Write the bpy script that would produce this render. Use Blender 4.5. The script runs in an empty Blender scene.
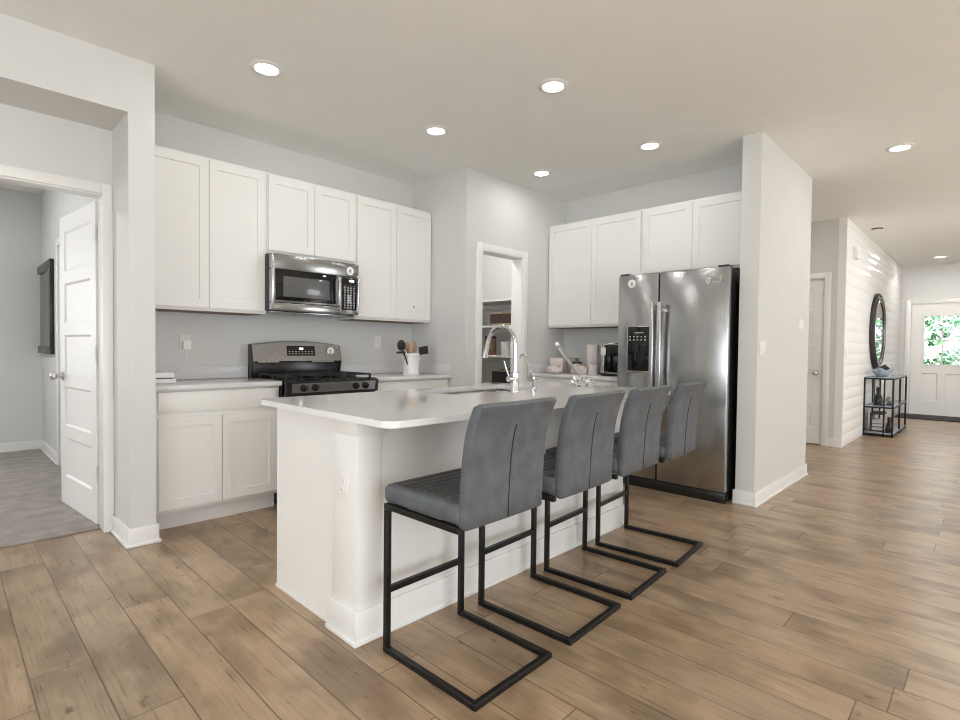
import bpy, bmesh, math, random
from mathutils import Vector, Matrix
random.seed(7)
PI = math.pi
scene = bpy.context.scene
COL = scene.collection

# ---------------------------------------------------------------- camera
def make_camera():
    f, yaw, pit, rol = 531.3123, math.radians(44.31479), math.radians(-1.33021), math.radians(0.62709)
    F = Vector((math.cos(yaw)*math.cos(pit), math.sin(yaw)*math.cos(pit), math.sin(pit)))
    Rt = Vector((math.sin(yaw), -math.cos(yaw), 0)); U = Rt.cross(F)
    c, s = math.cos(rol), math.sin(rol)
    R2 = c*Rt + s*U; U2 = -s*Rt + c*U
    cam = bpy.data.cameras.new('camera'); o = bpy.data.objects.new('camera', cam); COL.objects.link(o)
    m = Matrix((R2, U2, -F)).transposed().to_4x4(); m.translation = (0, 0, 1.15)
    o.matrix_world = m
    cam.sensor_width = 36; cam.lens = f/960*36; cam.clip_start = .05
    scene.camera = o
make_camera()

# ---------------------------------------------------------------- world, big lights, exposure
w = bpy.data.worlds.new('world'); scene.world = w; w.use_nodes = True
bg = w.node_tree.nodes['Background']; bg.inputs[0].default_value = (.90, .95, 1, 1); bg.inputs[1].default_value = 2.8
def area(name, loc, rot, sx, sy, power, col=(1, 1, 1)):
    L = bpy.data.lights.new(name, 'AREA'); L.shape = 'RECTANGLE'; L.size = sx; L.size_y = sy; L.energy = power; L.color = col
    o = bpy.data.objects.new(name, L); COL.objects.link(o); o.location = loc; o.rotation_euler = rot
    return o
def sun(name, rot, e, col):
    L = bpy.data.lights.new(name, 'SUN'); L.energy = e; L.color = col; L.angle = math.radians(1)
    o = bpy.data.objects.new(name, L); COL.objects.link(o); o.rotation_euler = rot
# daylight standing in the window openings behind and beside the camera
up = math.radians(10)
area('daylight_rear_window', (-3.58, -.6, 1.45), (0, -PI/2-up, 0), 1.9, 4.4, 78, (.895, .957, 1))
area('daylight_patio_door', (.2, -4.08, 1.25), (PI/2+up, 0, 0), 3.6, 2.3, 54, (.895, .957, 1))
area('added_side_daylight', (7.6, -4.08, 1.4), (PI/2+up, 0, 0), 3.0, 1.8, 84, (.895, .957, 1))  # lamp in an unseen window added to brighten the hall
area('added_bedroom_daylight', (-1.9, 7.48, 1.5), (-PI/2-up, 0, 0), 1.8, 1.4, 38, (.97, .99, 1))  # lamp in an unseen window added to light the bedroom
sun('sun', (math.radians(42), 0, math.radians(-12)), 44.0, (.80, .93, 1))
vs = scene.view_settings
vs.view_transform = 'Standard'; vs.look = 'None'; vs.gamma = 1; vs.use_curve_mapping = False; vs.exposure = 0.08
scene.cycles.max_bounces = 18; scene.cycles.diffuse_bounces = 12; scene.cycles.glossy_bounces = 6; scene.cycles.filter_width = 1.1; scene.cycles.sample_clamp_indirect = 4; scene.cycles.caustics_reflective = False; scene.cycles.transparent_max_bounces = 16
scene.display_settings.display_device = 'sRGB'

# ---------------------------------------------------------------- materials
def mat(name, col, rough=.5, metal=0, **k):
    m = bpy.data.materials.new(name); m.use_nodes = True
    b = m.node_tree.nodes['Principled BSDF']
    b.inputs['Base Color'].default_value = (*col, 1); b.inputs['Roughness'].default_value = rough; b.inputs['Metallic'].default_value = metal
    for kk, v in k.items(): b.inputs[kk.replace('_', ' ')].default_value = v
    return m
class NT:
    def __init__(s, m): s.t = m.node_tree; s.b = s.t.nodes['Principled BSDF']
    def n(s, typ, **k):
        x = s.t.nodes.new(typ)
        for a, v in k.items(): setattr(x, a, v)
        return x
    def l(s, a, b): s.t.links.new(a, b)
    def math(s, op, a, b=None, c=None):
        x = s.n('ShaderNodeMath', operation=op)
        for i, v in enumerate((a, b, c)):
            if v is None: continue
            if isinstance(v, (int, float)): x.inputs[i].default_value = v
            else: s.l(v, x.inputs[i])
        return x.outputs[0]
    def coord(s): return s.n('ShaderNodeTexCoord').outputs['Object']
    def noise(s, vec, scale, detail=2, rough=.5):
        x = s.n('ShaderNodeTexNoise'); x.inputs['Scale'].default_value = scale; x.inputs['Detail'].default_value = detail; x.inputs['Roughness'].default_value = rough
        s.l(vec, x.inputs['Vector']); return x.outputs[0]
    def scaled(s, vec, sc):
        x = s.n('ShaderNodeVectorMath', operation='MULTIPLY'); s.l(vec, x.inputs[0]); x.inputs[1].default_value = sc; return x.outputs[0]
    def ramp(s, f, stops):
        x = s.n('ShaderNodeValToRGB'); e = x.color_ramp.elements
        while len(e) < len(stops): e.new(.5)
        for i, (p, c) in enumerate(stops): e[i].position = p; e[i].color = (*c, 1) if len(c) == 3 else c
        s.l(f, x.inputs[0]); return x.outputs[0]
    def mix(s, f, a, b, bt='MIX'):
        x = s.n('ShaderNodeMix', data_type='RGBA', blend_type=bt)
        for i, v in ((0, f), (6, a), (7, b)):
            if isinstance(v, (int, float)): x.inputs[i].default_value = v
            elif isinstance(v, tuple): x.inputs[i].default_value = (*v, 1)
            else: s.l(v, x.inputs[i])
        return x.outputs[2]
    def bump(s, h, st, d=.01):
        x = s.n('ShaderNodeBump'); x.inputs['Strength'].default_value = st; x.inputs['Distance'].default_value = d
        s.l(h, x.inputs['Height']); s.l(x.outputs[0], s.b.inputs['Normal'])
def textured(name, col, rough, scale, amount, bump=0, bscale=200, dist=.002, stretch=(1, 1, 1), **k):
    m = mat(name, col, rough, **k); t = NT(m); v = t.scaled(t.coord(), stretch)
    f = t.noise(v, scale, 4)
    lo = tuple(c*(1-amount) for c in col); hi = tuple(min(1, c*(1+amount)) for c in col)
    t.l(t.ramp(f, [(.3, lo), (.7, hi)]), t.b.inputs['Base Color'])
    if bump: t.bump(t.noise(v, bscale, 3), bump, dist)
    return m
def floor_material():
    m = mat('oak_plank_floor', (.4, .27, .17), .36); t = NT(m)
    sep = t.n('ShaderNodeSeparateXYZ'); t.l(t.coord(), sep.inputs[0]); X, Y = sep.outputs[0], sep.outputs[1]
    u = t.math('DIVIDE', t.math('SUBTRACT', X, .0385), .173)
    row = t.math('FLOOR', u); fu = t.math('FRACT', u)
    wn = t.n('ShaderNodeTexWhiteNoise', noise_dimensions='1D'); t.l(row, wn.inputs['W'])
    v = t.math('ADD', t.math('DIVIDE', Y, 1.22), t.math('MULTIPLY', wn.outputs[0], 7.3))
    idx = t.math('FLOOR', v); fv = t.math('FRACT', v)
    cb = t.n('ShaderNodeCombineXYZ'); t.l(row, cb.inputs[0]); t.l(idx, cb.inputs[1])
    wn2 = t.n('ShaderNodeTexWhiteNoise', noise_dimensions='2D'); t.l(cb.outputs[0], wn2.inputs['Vector'])
    sepc = t.n('ShaderNodeSeparateColor'); t.l(wn2.outputs[1], sepc.inputs[0]); r1, r2, r3 = sepc.outputs[0], sepc.outputs[1], sepc.outputs[2]
    # grain, shifted plank by plank
    g = t.n('ShaderNodeCombineXYZ'); t.l(t.math('ADD', X, t.math('MULTIPLY', r1, 37)), g.inputs[0])
    t.l(t.math('ADD', t.math('MULTIPLY', Y, .035), t.math('MULTIPLY', r2, 53)), g.inputs[1]); t.l(t.math('MULTIPLY', r3, 11), g.inputs[2])
    fine = t.noise(g.outputs[0], 110, 5, .7)
    g2 = t.n('ShaderNodeCombineXYZ'); t.l(t.math('ADD', X, t.math('MULTIPLY', r2, 29)), g2.inputs[0])
    t.l(t.math('ADD', t.math('MULTIPLY', Y, .28), t.math('MULTIPLY', r3, 41)), g2.inputs[1])
    broad = t.noise(g2.outputs[0], 9, 4, .6)
    cloud = t.noise(t.scaled(g2.outputs[0], (1, 2.2, 1)), 4.0, 3, .5)
    base = t.ramp(r1, [(0, (.385, .272, .172)), (.25, (.470, .322, .198)), (.5, (.350, .270, .188)), (.75, (.480, .340, .218)), (1, (.410, .280, .172))])
    base = t.mix(.55, base, t.ramp(broad, [(.30, (.200, .130, .080)), (.44, (.370, .262, .172)), (.60, (.440, .318, .212)), (.74, (.58, .45, .33))]))
    base = t.mix(.5, base, t.ramp(fine, [(.30, (.50, .47, .44)), (.52, (1, 1, 1)), (.75, (1.06, 1.04, 1.0))]), 'MULTIPLY')
    base = t.mix(.9, base, t.ramp(cloud, [(.38, (.60, .575, .55)), (.54, (1, 1, 1))]), 'MULTIPLY')
    # knots and dark streaks
    g3 = t.n('ShaderNodeCombineXYZ'); t.l(t.math('ADD', X, t.math('MULTIPLY', r3, 17)), g3.inputs[0]); t.l(t.math('ADD', t.math('MULTIPLY', Y, .055), t.math('MULTIPLY', r1, 23)), g3.inputs[1])
    st_ = t.noise(g3.outputs[0], 26, 3, .55)
    base = t.mix(t.ramp(st_, [(.60, (0, 0, 0)), (.76, (.34, .34, .34))]), base, (.150, .098, .062))
    g4 = t.n('ShaderNodeCombineXYZ'); t.l(t.math('ADD', X, t.math('MULTIPLY', r1, 31)), g4.inputs[0]); t.l(t.math('ADD', t.math('MULTIPLY', Y, .5), t.math('MULTIPLY', r2, 19)), g4.inputs[1])
    kn = t.noise(g4.outputs[0], 11, 3, .6)
    base = t.mix(t.ramp(kn, [(.66, (0, 0, 0)), (.74, (.85, .85, .85))]), base, (.085, .052, .032))
    du = t.math('MINIMUM', fu, t.math('SUBTRACT', 1, fu)); dv = t.math('MULTIPLY', t.math('MINIMUM', fv, t.math('SUBTRACT', 1, fv)), 7.05)
    d = t.math('MINIMUM', du, dv)
    seam = t.math('SMOOTH_MAX', 0, t.math('SUBTRACT', 1, t.math('DIVIDE', d, .019)), .2)
    base = t.mix(t.math('MINIMUM', t.math('MULTIPLY', seam, .95), .92), base, (.055, .036, .024))
    base = t.mix(1.0, base, (1.0, 1.0, .985), 'MULTIPLY')
    t.l(base, t.b.inputs['Base Color'])
    t.l(t.math('ADD', t.math('MULTIPLY', fine, .14), .225), t.b.inputs['Roughness'])
    t.bump(t.math('SUBTRACT', t.math('MULTIPLY', fine, .25), seam), .35, .0015)
    return m
def steel_material(name, col=(.43, .435, .44), rough=.22, stretch=(3, 3, 260)):
    m = mat(name, col, rough, 1.0); t = NT(m)
    f = t.noise(t.scaled(t.coord(), stretch), 3, 3, .6)
    t.l(t.math('ADD', t.math('MULTIPLY', f, .12), rough-.06), t.b.inputs['Roughness'])
    t.l(t.ramp(f, [(.3, tuple(c*.93 for c in col)), (.7, tuple(c*1.05 for c in col))]), t.b.inputs['Base Color'])
    return m
def emit(name, col, s):
    m = mat(name, col, .5); b = m.node_tree.nodes['Principled BSDF']
    b.inputs['Emission Color'].default_value = (*col, 1); b.inputs['Emission Strength'].default_value = s
    return m
M = {}
M['wall'] = textured('wall_paint', (.652, .652, .638), .6, 6, .012, .12, 260, .002)
M['ceiling'] = textured('ceiling_paint', (.855, .864, .85), .75, 5, .012, .35, 55, .004)
M['trim'] = textured('trim_paint', (.81, .805, .79), .35, 5, .01)
M['cab'] = textured('cabinet_paint', (.80, .795, .775), .38, 4, .01)
M['shiplap'] = textured('shiplap_paint', (.84, .83, .81), .2, 5, .01)
M['door'] = textured('door_paint', (.84, .83, .81), .4, 5, .01)
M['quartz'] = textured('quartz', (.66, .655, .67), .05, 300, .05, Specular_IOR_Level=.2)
M['quartz_lit'] = textured('quartz_lit_tone', (.76, .757, .762), .06, 300, .04, Specular_IOR_Level=.25)  # same stone lightened: brightness of its reflections put into the island colour
M['floor'] = floor_material()
M['carpet'] = textured('carpet_pile', (.40, .36, .335), .95, 9, .16, .9, 420, .008)
M['steel'] = steel_material('brushed_steel')
M['steel_h'] = steel_material('brushed_steel_handle', (.62, .62, .62), .26, (260, 260, 3))
M['steel_range'] = steel_material('brushed_steel_range', (.33, .33, .33), .22, (3, 260, 260))
M['chrome'] = textured('chrome', (.66, .66, .68), .06, 3, .02, metal=1)
M['nickel'] = textured('satin_nickel', (.60, .58, .55), .3, 5, .04, metal=1)
M['black'] = textured('black_enamel', (.012, .012, .012), .25, 8, .2)
M['glossblack'] = textured('black_glass', (.006, .006, .007), .06, 8, .1)
M['matteblack'] = textured('black_plastic', (.010, .010, .010), .45, 30, .2)
M['iron'] = textured('black_steel_tube', (.007, .0065, .006), .38, 25, .35, Specular_IOR_Level=.35)
M['castiron'] = textured('cast_iron', (.015, .015, .015), .55, 60, .3, .3, 300, .001)
M['leather'] = textured('grey_leather', (.100, .110, .122), .55, 16, .22, .35, 420, .001)
M['leather_dark'] = textured('charcoal_leather', (.070, .072, .076), .42, 16, .2, .35, 420, .001)
M['thread'] = textured('dark_thread', (.02, .021, .023), .8, 50, .2)
M['window'] = textured('oven_window', (.11, .11, .112), .12, 9, .1)
M['wood'] = textured('spoon_wood', (.42, .27, .17), .55, 30, .25, stretch=(1, 1, .15))
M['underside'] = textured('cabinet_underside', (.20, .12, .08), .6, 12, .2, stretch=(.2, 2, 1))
M['plastic'] = textured('white_plastic', (.86, .86, .85), .35, 9, .01)
M['ceramic'] = textured('white_glaze', (.80, .79, .785), .2, 9, .02)
M['ivory'] = textured('ivory_plate', (.80, .79, .77), .35, 9, .01)
M['slot'] = textured('dark_slot', (.05, .05, .05), .6, 9, .1)
M['brown_fabric'] = textured('brown_basket', (.060, .036, .028), .8, 60, .3, .5, 300, .002)
M['dark_fabric'] = textured('black_basket', (.018, .016, .015), .8, 60, .3, .5, 300, .002)
M['tan'] = textured('tan_band', (.34, .25, .18), .7, 60, .15)
M['paper'] = textured('paper_towel', (.66, .61, .585), .9, 40, .04, .3, 250, .002)
M['pinkbox'] = textured('pink_packaging', (.66, .58, .54), .5, 14, .12)
M['redprint'] = textured('red_print', (.38, .07, .06), .5, 20, .3)
M['greygreen'] = textured('grey_green_tin', (.30, .33, .30), .4, 12, .1)
M['printed'] = None
M['mat'] = textured('doormat_pile', (.05, .046, .042), .95, 26, .9, .8, 300, .006)
M['blueglass'] = textured('smoky_blue_glass', (.34, .38, .45), .12, 14, .35)
M['book'] = textured('brown_book', (.25, .14, .09), .6, 20, .2)
M['bookwhite'] = textured('pale_book', (.72, .71, .70), .6, 20, .05)
M['mirror'] = textured('mirror_glass', (.14, .135, .13), .02, 3, .01, metal=1)
M['rattan'] = textured('black_rattan', (.028, .025, .024), .5, 55, .6, .8, 150, .006)
M['leaf'] = textured('leaf_green', (.05, .16, .055), .5, 2, .4)
M['leaf2'] = textured('leaf_pale', (.09, .22, .09), .5, 2, .4)
M['bark'] = textured('bark', (.12, .09, .07), .9, 9, .3, .5, 40, .01)
M['grass'] = textured('lawn_grass', (.025, .055, .018), .9, 3, .4, .6, 60, .02)
M['concrete'] = textured('porch_concrete', (.12, .12, .115), .9, 4, .1, .3, 90, .004)
M['lamp'] = emit('lamp_lens', (1, .97, .92), 6.0)
M['display'] = emit('led_display', (.9, .95, 1), 1.2)
M['sky'] = None
def glass(name, col=(1, 1, 1), rough=0, ior=1.45):
    m = mat(name, col, rough, **{'Transmission_Weight': 1.0, 'IOR': ior}); t = NT(m)
    t.bump(t.noise(t.coord(), 2, 2), .01, .001); return m
M['glass'] = glass('clear_glass')
def pane(name):
    m = mat(name, (1, 1, 1), .0); t = NT(m)
    tr = t.n('ShaderNodeBsdfTransparent'); gl = t.n('ShaderNodeBsdfGlossy'); gl.inputs['Roughness'].default_value = .02
    fr = t.n('ShaderNodeFresnel'); mx = t.n('ShaderNodeMixShader'); t.l(fr.outputs[0], mx.inputs[0]); t.l(tr.outputs[0], mx.inputs[1]); t.l(gl.outputs[0], mx.inputs[2])
    out = t.t.nodes['Material Output']; t.l(mx.outputs[0], out.inputs['Surface']); return m
M['pane'] = pane('window_pane')

def keypad(name, x0, x1, z0, z1, px, pz, w, h):
    m = mat(name, (.006, .006, .007), .07); t = NT(m); sp = t.n('ShaderNodeSeparateXYZ'); t.l(t.coord(), sp.inputs[0]); X, Z = sp.outputs[0], sp.outputs[2]
    a = t.math('LESS_THAN', t.math('FRACT', t.math('DIVIDE', t.math('SUBTRACT', X, x0), px)), w/px); b = t.math('LESS_THAN', t.math('FRACT', t.math('DIVIDE', t.math('SUBTRACT', Z, z0), pz)), h/pz)
    c = t.math('MULTIPLY', t.math('GREATER_THAN', X, x0), t.math('LESS_THAN', X, x1)); d = t.math('MULTIPLY', t.math('GREATER_THAN', Z, z0), t.math('LESS_THAN', Z, z1))
    f = t.math('MULTIPLY', t.math('MULTIPLY', a, b), t.math('MULTIPLY', c, d))
    t.l(t.mix(f, (.006, .006, .007), (.62, .62, .62)), t.b.inputs['Base Color']); return m
M['keys_range'] = keypad('range_keys', .286, .51, 1.082, 1.114, .028, .017, .011, .006)
M['keys_microwave'] = keypad('microwave_keys', .600, .70, .05, .232, .028, .020, .012, .008)
M['keys_fridge'] = keypad('dispenser_keys', .118, .285, 1.225, 1.262, .034, .026, .013, .008)
# ---------------------------------------------------------------- mesh builder
class MB:
    def __init__(s): s.bm = bmesh.new()
    def box(s, a, b, bev=0, seg=2):
        a = Vector(a); b = Vector(b); c = (a+b)/2; d = b-a
        t = bmesh.new()
        bmesh.ops.create_cube(t, size=1)
        for v in t.verts: v.co = Vector((v.co.x*abs(d.x), v.co.y*abs(d.y), v.co.z*abs(d.z))) + c
        if bev: bmesh.ops.bevel(t, geom=t.edges[:], offset=min(bev, min(abs(q) for q in d)*.49), segments=seg, affect='EDGES', profile=.5)
        t.normal_update()
        for f in t.faces: f.material_index = 1 if max(abs(q) for q in f.normal) > .9999 else 0   # marks flat faces
        s.add(t); return s
    def add(s, t, mtx=None):
        if mtx is not None: bmesh.ops.transform(t, matrix=mtx, verts=t.verts[:])
        me = bpy.data.meshes.new('tmp'); t.to_mesh(me); t.free(); s.bm.from_mesh(me); bpy.data.meshes.remove(me); return s
    def cyl(s, p, q, r, r2=None, seg=20, bev=0):
        p = Vector(p); q = Vector(q); d = q-p; t = bmesh.new()
        bmesh.ops.create_cone(t, cap_ends=True, segments=seg, radius1=r, radius2=r if r2 is None else r2, depth=d.length)
        if bev: bmesh.ops.bevel(t, geom=[e for e in t.edges if len(e.link_faces) == 2 and any(len(f.verts) > 4 for f in e.link_faces)], offset=bev, segments=2, affect='EDGES')
        m = Matrix.Translation((p+q)/2) @ d.to_track_quat('Z', 'Y').to_matrix().to_4x4()
        return s.add(t, m)
    def tube(s, pts, r, seg=10, sq=False, closed=False):
        pts = [Vector(p) for p in pts]; n = len(pts); bm = s.bm; rings = []; prev = None
        k = 4 if sq else seg
        for i, p in enumerate(pts):
            if closed: tan = (pts[(i+1) % n]-pts[i-1]).normalized()
            else: tan = ((pts[i+1]-p) if i == 0 else (p-pts[i-1]) if i == n-1 else ((pts[i+1]-p).normalized()+(p-pts[i-1]).normalized())).normalized()
            if prev is None:
                up = Vector((0, 0, 1)) if abs(tan.z) < .9 else Vector((1, 0, 0)); a = tan.cross(up).normalized()
            else: a = (prev-tan*prev.dot(tan)).normalized()
            prev = a; b = tan.cross(a); rr = r[i] if isinstance(r, (list, tuple)) else r
            rings.append([bm.verts.new(p + (a*math.cos(2*PI*(j+.5)/k)+b*math.sin(2*PI*(j+.5)/k))*rr*(1.414 if sq else 1)) for j in range(k)])
        m = n if closed else n-1
        for i in range(m):
            A, B = rings[i], rings[(i+1) % n]
            for j in range(k): bm.faces.new((A[j], A[(j+1) % k], B[(j+1) % k], B[j]))
        if not closed:
            bm.faces.new(rings[0][::-1]); bm.faces.new(rings[-1])
        return s
    def lathe(s, prof, c=(0, 0, 0), seg=28, sx=1, sy=1):
        bm = s.bm; c = Vector(c); rings = []
        for r, z in prof:
            if r < 1e-5: rings.append([bm.verts.new(c+Vector((0, 0, z)))])
            else: rings.append([bm.verts.new(c+Vector((r*sx*math.cos(2*PI*j/seg), r*sy*math.sin(2*PI*j/seg), z))) for j in range(seg)])
        for A, B in zip(rings, rings[1:]):
            for j in range(seg):
                k = (j+1) % seg
                if len(A) == 1 and len(B) == 1: continue
                if len(A) == 1: bm.faces.new((A[0], B[k], B[j]))
                elif len(B) == 1: bm.faces.new((A[j], A[k], B[0]))
                else: bm.faces.new((A[j], A[k], B[k], B[j]))
        return s
    def prism(s, poly, axis, a, b, bev=0):
        """poly of 2-D points extruded from a to b along an axis (x: (y,z), y: (x,z), z: (x,y))"""
        f = {'x': lambda p, h: (h, p[0], p[1]), 'y': lambda p, h: (p[0], h, p[1]), 'z': lambda p, h: (p[0], p[1], h)}[axis]
        t = bmesh.new(); A = [t.verts.new(f(p, a)) for p in poly]; B = [t.verts.new(f(p, b)) for p in poly]; n = len(poly)
        t.faces.new(A); t.faces.new(B[::-1])
        for i in range(n): t.faces.new((A[i], B[i], B[(i+1) % n], A[(i+1) % n]))
        bmesh.ops.recalc_face_normals(t, faces=t.faces[:])
        if bev: bmesh.ops.bevel(t, geom=t.edges[:], offset=bev, segments=2, affect='EDGES')
        return s.add(t)
    def slab(s, xs, zs, cells, t=.02, inset=.004, depth=.008, both=False, bev=.0015):
        """panelled door leaf: front at y=0, back at y=t, the listed grid cells sunk as panels"""
        bm = bmesh.new(); nx, nz = len(xs), len(zs)
        def grid(y):
            V = [[bm.verts.new((x, y, z)) for z in zs] for x in xs]
            return V, {(i, j): bm.faces.new((V[i][j], V[i+1][j], V[i+1][j+1], V[i][j+1])) for i in range(nx-1) for j in range(nz-1)}
        V, F = grid(0); W, G = grid(t)
        for f in G.values(): f.normal_flip()
        for i in range(nx-1):
            bm.faces.new((V[i+1][0], V[i][0], W[i][0], W[i+1][0])); bm.faces.new((V[i][-1], V[i+1][-1], W[i+1][-1], W[i][-1]))
        for j in range(nz-1):
            bm.faces.new((V[0][j], V[0][j+1], W[0][j+1], W[0][j])); bm.faces.new((V[-1][j+1], V[-1][j], W[-1][j], W[-1][j+1]))
        bmesh.ops.recalc_face_normals(bm, faces=bm.faces[:])
        for side in ([F, G] if both else [F]):
            for c in cells: bmesh.ops.inset_individual(bm, faces=[side[c]], thickness=inset, depth=-depth)
        return s.add(bm)
    def sphere(s, c, r, sc=(1, 1, 1), u=16, v=10):
        t = bmesh.new(); bmesh.ops.create_uvsphere(t, u_segments=u, v_segments=v, radius=r)
        return s.add(t, Matrix.Translation(c) @ Matrix.Diagonal((*sc, 1)))
    def build(s, name, m, parent=None, smooth=40):
        me = bpy.data.meshes.new(name); bmesh.ops.recalc_face_normals(s.bm, faces=s.bm.faces[:]); s.bm.to_mesh(me); s.bm.free()
        if smooth:
            for p in me.polygons:
                p.use_smooth = p.material_index == 0; p.material_index = 0
            me.set_sharp_from_angle(angle=math.radians(smooth))
        for p in me.polygons: p.material_index = 0
        me.materials.append(m if not isinstance(m, str) else M[m])
        o = bpy.data.objects.new(name, me); COL.objects.link(o)
        if parent: o.parent = parent
        return o
def box(a, b, bev=0): return MB().box(a, b, bev)
def tag(o, label, cat, group=None, kind=None):
    if label: o['label'] = label
    if cat: o['category'] = cat
    if group: o['group'] = group
    if kind: o['kind'] = kind
    return o
def thing(name, label, cat, loc=(0, 0, 0), rz=0, group=None):
    o = bpy.data.objects.new(name, None); COL.objects.link(o); o.location = loc; o.rotation_euler = (0, 0, rz); o.empty_display_size = .1
    return tag(o, label, cat, group)
def struct(name, mb, m, parent=None):
    o = mb.build(name, m, parent)
    if not parent: o['kind'] = 'structure'
    return o
def copy_tree(o, parent=None):
    c = o.copy(); COL.objects.link(c)
    if parent: c.parent = parent
    for ch in [x for x in bpy.data.objects if x.parent == o]: copy_tree(ch, c)
    return c

# ---------------------------------------------------------------- room shell
ZC = 2.74
struct('floor', box((-3.5, -4, -.1), (12.77, 5.32, 0)), 'floor')
struct('floor_bedroom', box((-3.5, 3.955, 0), (.80, 7.4, .012), .004), 'carpet')
struct('floor_subfloor', box((-3.6, 5.32, -.1), (.92, 7.5, 0)), 'concrete')
struct('ceiling', box((-3.6, -4.1, ZC), (12.77, 7.5, ZC+.1)), 'ceiling')
def walls(name, boxes, m='wall'):
    mb = MB()
    for a, b in boxes: mb.box(a, b)
    return struct(name, mb, m)
# left wall with the wide opening into the bedroom niche, and its return beside the cabinets
walls('wall_left', [((-3.5, 3.485, 0), (-.80, 3.60, ZC)), ((-.80, 3.485, 2.435), (.886, 3.87, ZC)), ((.756, 3.485, 0), (.886, 3.985, 2.435)), ((-.92, 3.60, 0), (-.80, 3.985, 2.435))])
walls('wall_bedroom_door', [((-.80, 3.87, 0), (-.085, 3.985, ZC)), ((.715, 3.87, 0), (.756, 3.985, ZC)), ((-.085, 3.87, 2.05), (.715, 3.985, ZC)), ((-3.5, 3.60, 0), (-.92, 3.985, ZC)), ((-.92, 3.87, 2.435), (-.80, 3.985, ZC))])
walls('wall_bedroom_right', [((.80, 3.985, 0), (.886, 7.39, ZC))])
walls('wall_bedroom_back', [((-1.0, 7.39, 0), (.886, 7.5, ZC)), ((-3.5, 7.39, 0), (-2.8, 7.5, ZC)), ((-2.8, 7.39, 0), (-1.0, 7.5, .8)), ((-2.8, 7.39, 2.2), (-1.0, 7.5, ZC))])
walls('wall_bedroom_left', [((-3.6, 3.60, 0), (-3.5, 7.5, ZC))])
walls('wall_stove', [((.886, 4.165, 0), (3.29, 4.28, ZC))])
walls('wall_pantry', [((3.29, 3.40, 0), (3.485, 3.52, ZC)), ((4.07, 3.40, 0), (4.80, 3.52, ZC)), ((3.485, 3.40, 2.05), (4.07, 3.52, ZC)), ((3.29, 3.52, 0), (3.41, 5.2, ZC)), ((3.29, 5.2, 0), (7.67, 5.32, ZC))])
walls('wall_fridge', [((4.80, 1.40, 0), (4.92, 3.52, ZC)), ((4.68, 3.52, 0), (4.92, 5.2, ZC))])
walls('wall_pillar', [((4.205, 1.267, 0), (5.65, 1.40, ZC))])
walls('wall_closet', [((7.55, 1.40, 0), (7.67, 1.545, ZC)), ((7.55, 2.345, 0), (7.67, 5.2, ZC)), ((7.55, 1.545, 2.045), (7.67, 2.345, ZC)), ((7.67, 1.40, 0), (12.65, 1.44, ZC))])
sl = MB()
zz = 0
while zz < ZC-.001:
    z1 = min(zz+.14, ZC); sl.box((7.55, 1.324, zz+.0005), (12.65, 1.40, z1-.0005), .0004); zz = z1
sl.box((7.551, 1.3255, 0), (12.65, 1.40, ZC))
struct('wall_shiplap', sl, 'shiplap')
struct('trim_corner', box((7.542, 1.318, 0), (7.5495, 1.40, ZC)), 'shiplap')
walls('wall_closet_back', [((8.3, 1.44, 0), (8.4, 5.2, ZC))])
walls('wall_entry', [((12.65, -4, 0), (12.77, .29, ZC)), ((12.65, 1.18, 0), (12.77, 1.44, ZC)), ((12.65, .29, 2.05), (12.77, 1.18, ZC))])
walls('wall_right', [((-3.6, -4.1, 0), (-1.6, -4, ZC)), ((2.0, -4.1, 0), (6.1, -4, ZC)), ((9.1, -4.1, 0), (12.77, -4, ZC)), ((-1.6, -4.1, 2.4), (2.0, -4, ZC)), ((6.1, -4.1, 0), (9.1, -4, .5)), ((6.1, -4.1, 2.3), (9.1, -4, ZC))])
walls('wall_rear', [((-3.6, -4, 0), (-3.5, -2.8, ZC)), ((-3.6, 1.6, 0), (-3.5, 3.6, ZC)), ((-3.6, -2.8, 0), (-3.5, 1.6, .5)), ((-3.6, -2.8, 2.4), (-3.5, 1.6, ZC))])
def window_frame(name, a, b, axis, nmid):
    mb = MB(); x0, y0, z0 = a; x1, y1, z1 = b; r = .05
    if axis == 'x':
        mb.box((x0, y0, z0), (x1, y1, z0+r)); mb.box((x0, y0, z1-r), (x1, y1, z1))
        for k in range(nmid+2):
            x = x0+(x1-x0-r)*k/(nmid+1); mb.box((x, y0, z0), (x+r, y1, z1))
    else:
        mb.box((x0, y0, z0), (x1, y1, z0+r)); mb.box((x0, y0, z1-r), (x1, y1, z1))
        for k in range(nmid+2):
            y = y0+(y1-y0-r)*k/(nmid+1); mb.box((x0, y, z0), (x1, y+r, z1))
    struct(name, mb, 'trim')
window_frame('window_1', (-3.56, -2.8, .5), (-3.5, 1.6, 2.4), 'y', 2)
window_frame('window_2', (-1.6, -4.06, 0), (2.0, -4, 2.4), 'x', 1)
window_frame('added_window_3', (6.1, -4.06, .5), (9.1, -4, 2.3), 'x', 1)  # unseen window, added so the hall gets more light
window_frame('added_window_4', (-2.8, 7.39, .8), (-1.0, 7.45, 2.2), 'x', 1)  # unseen window, added so the bedroom gets light

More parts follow.
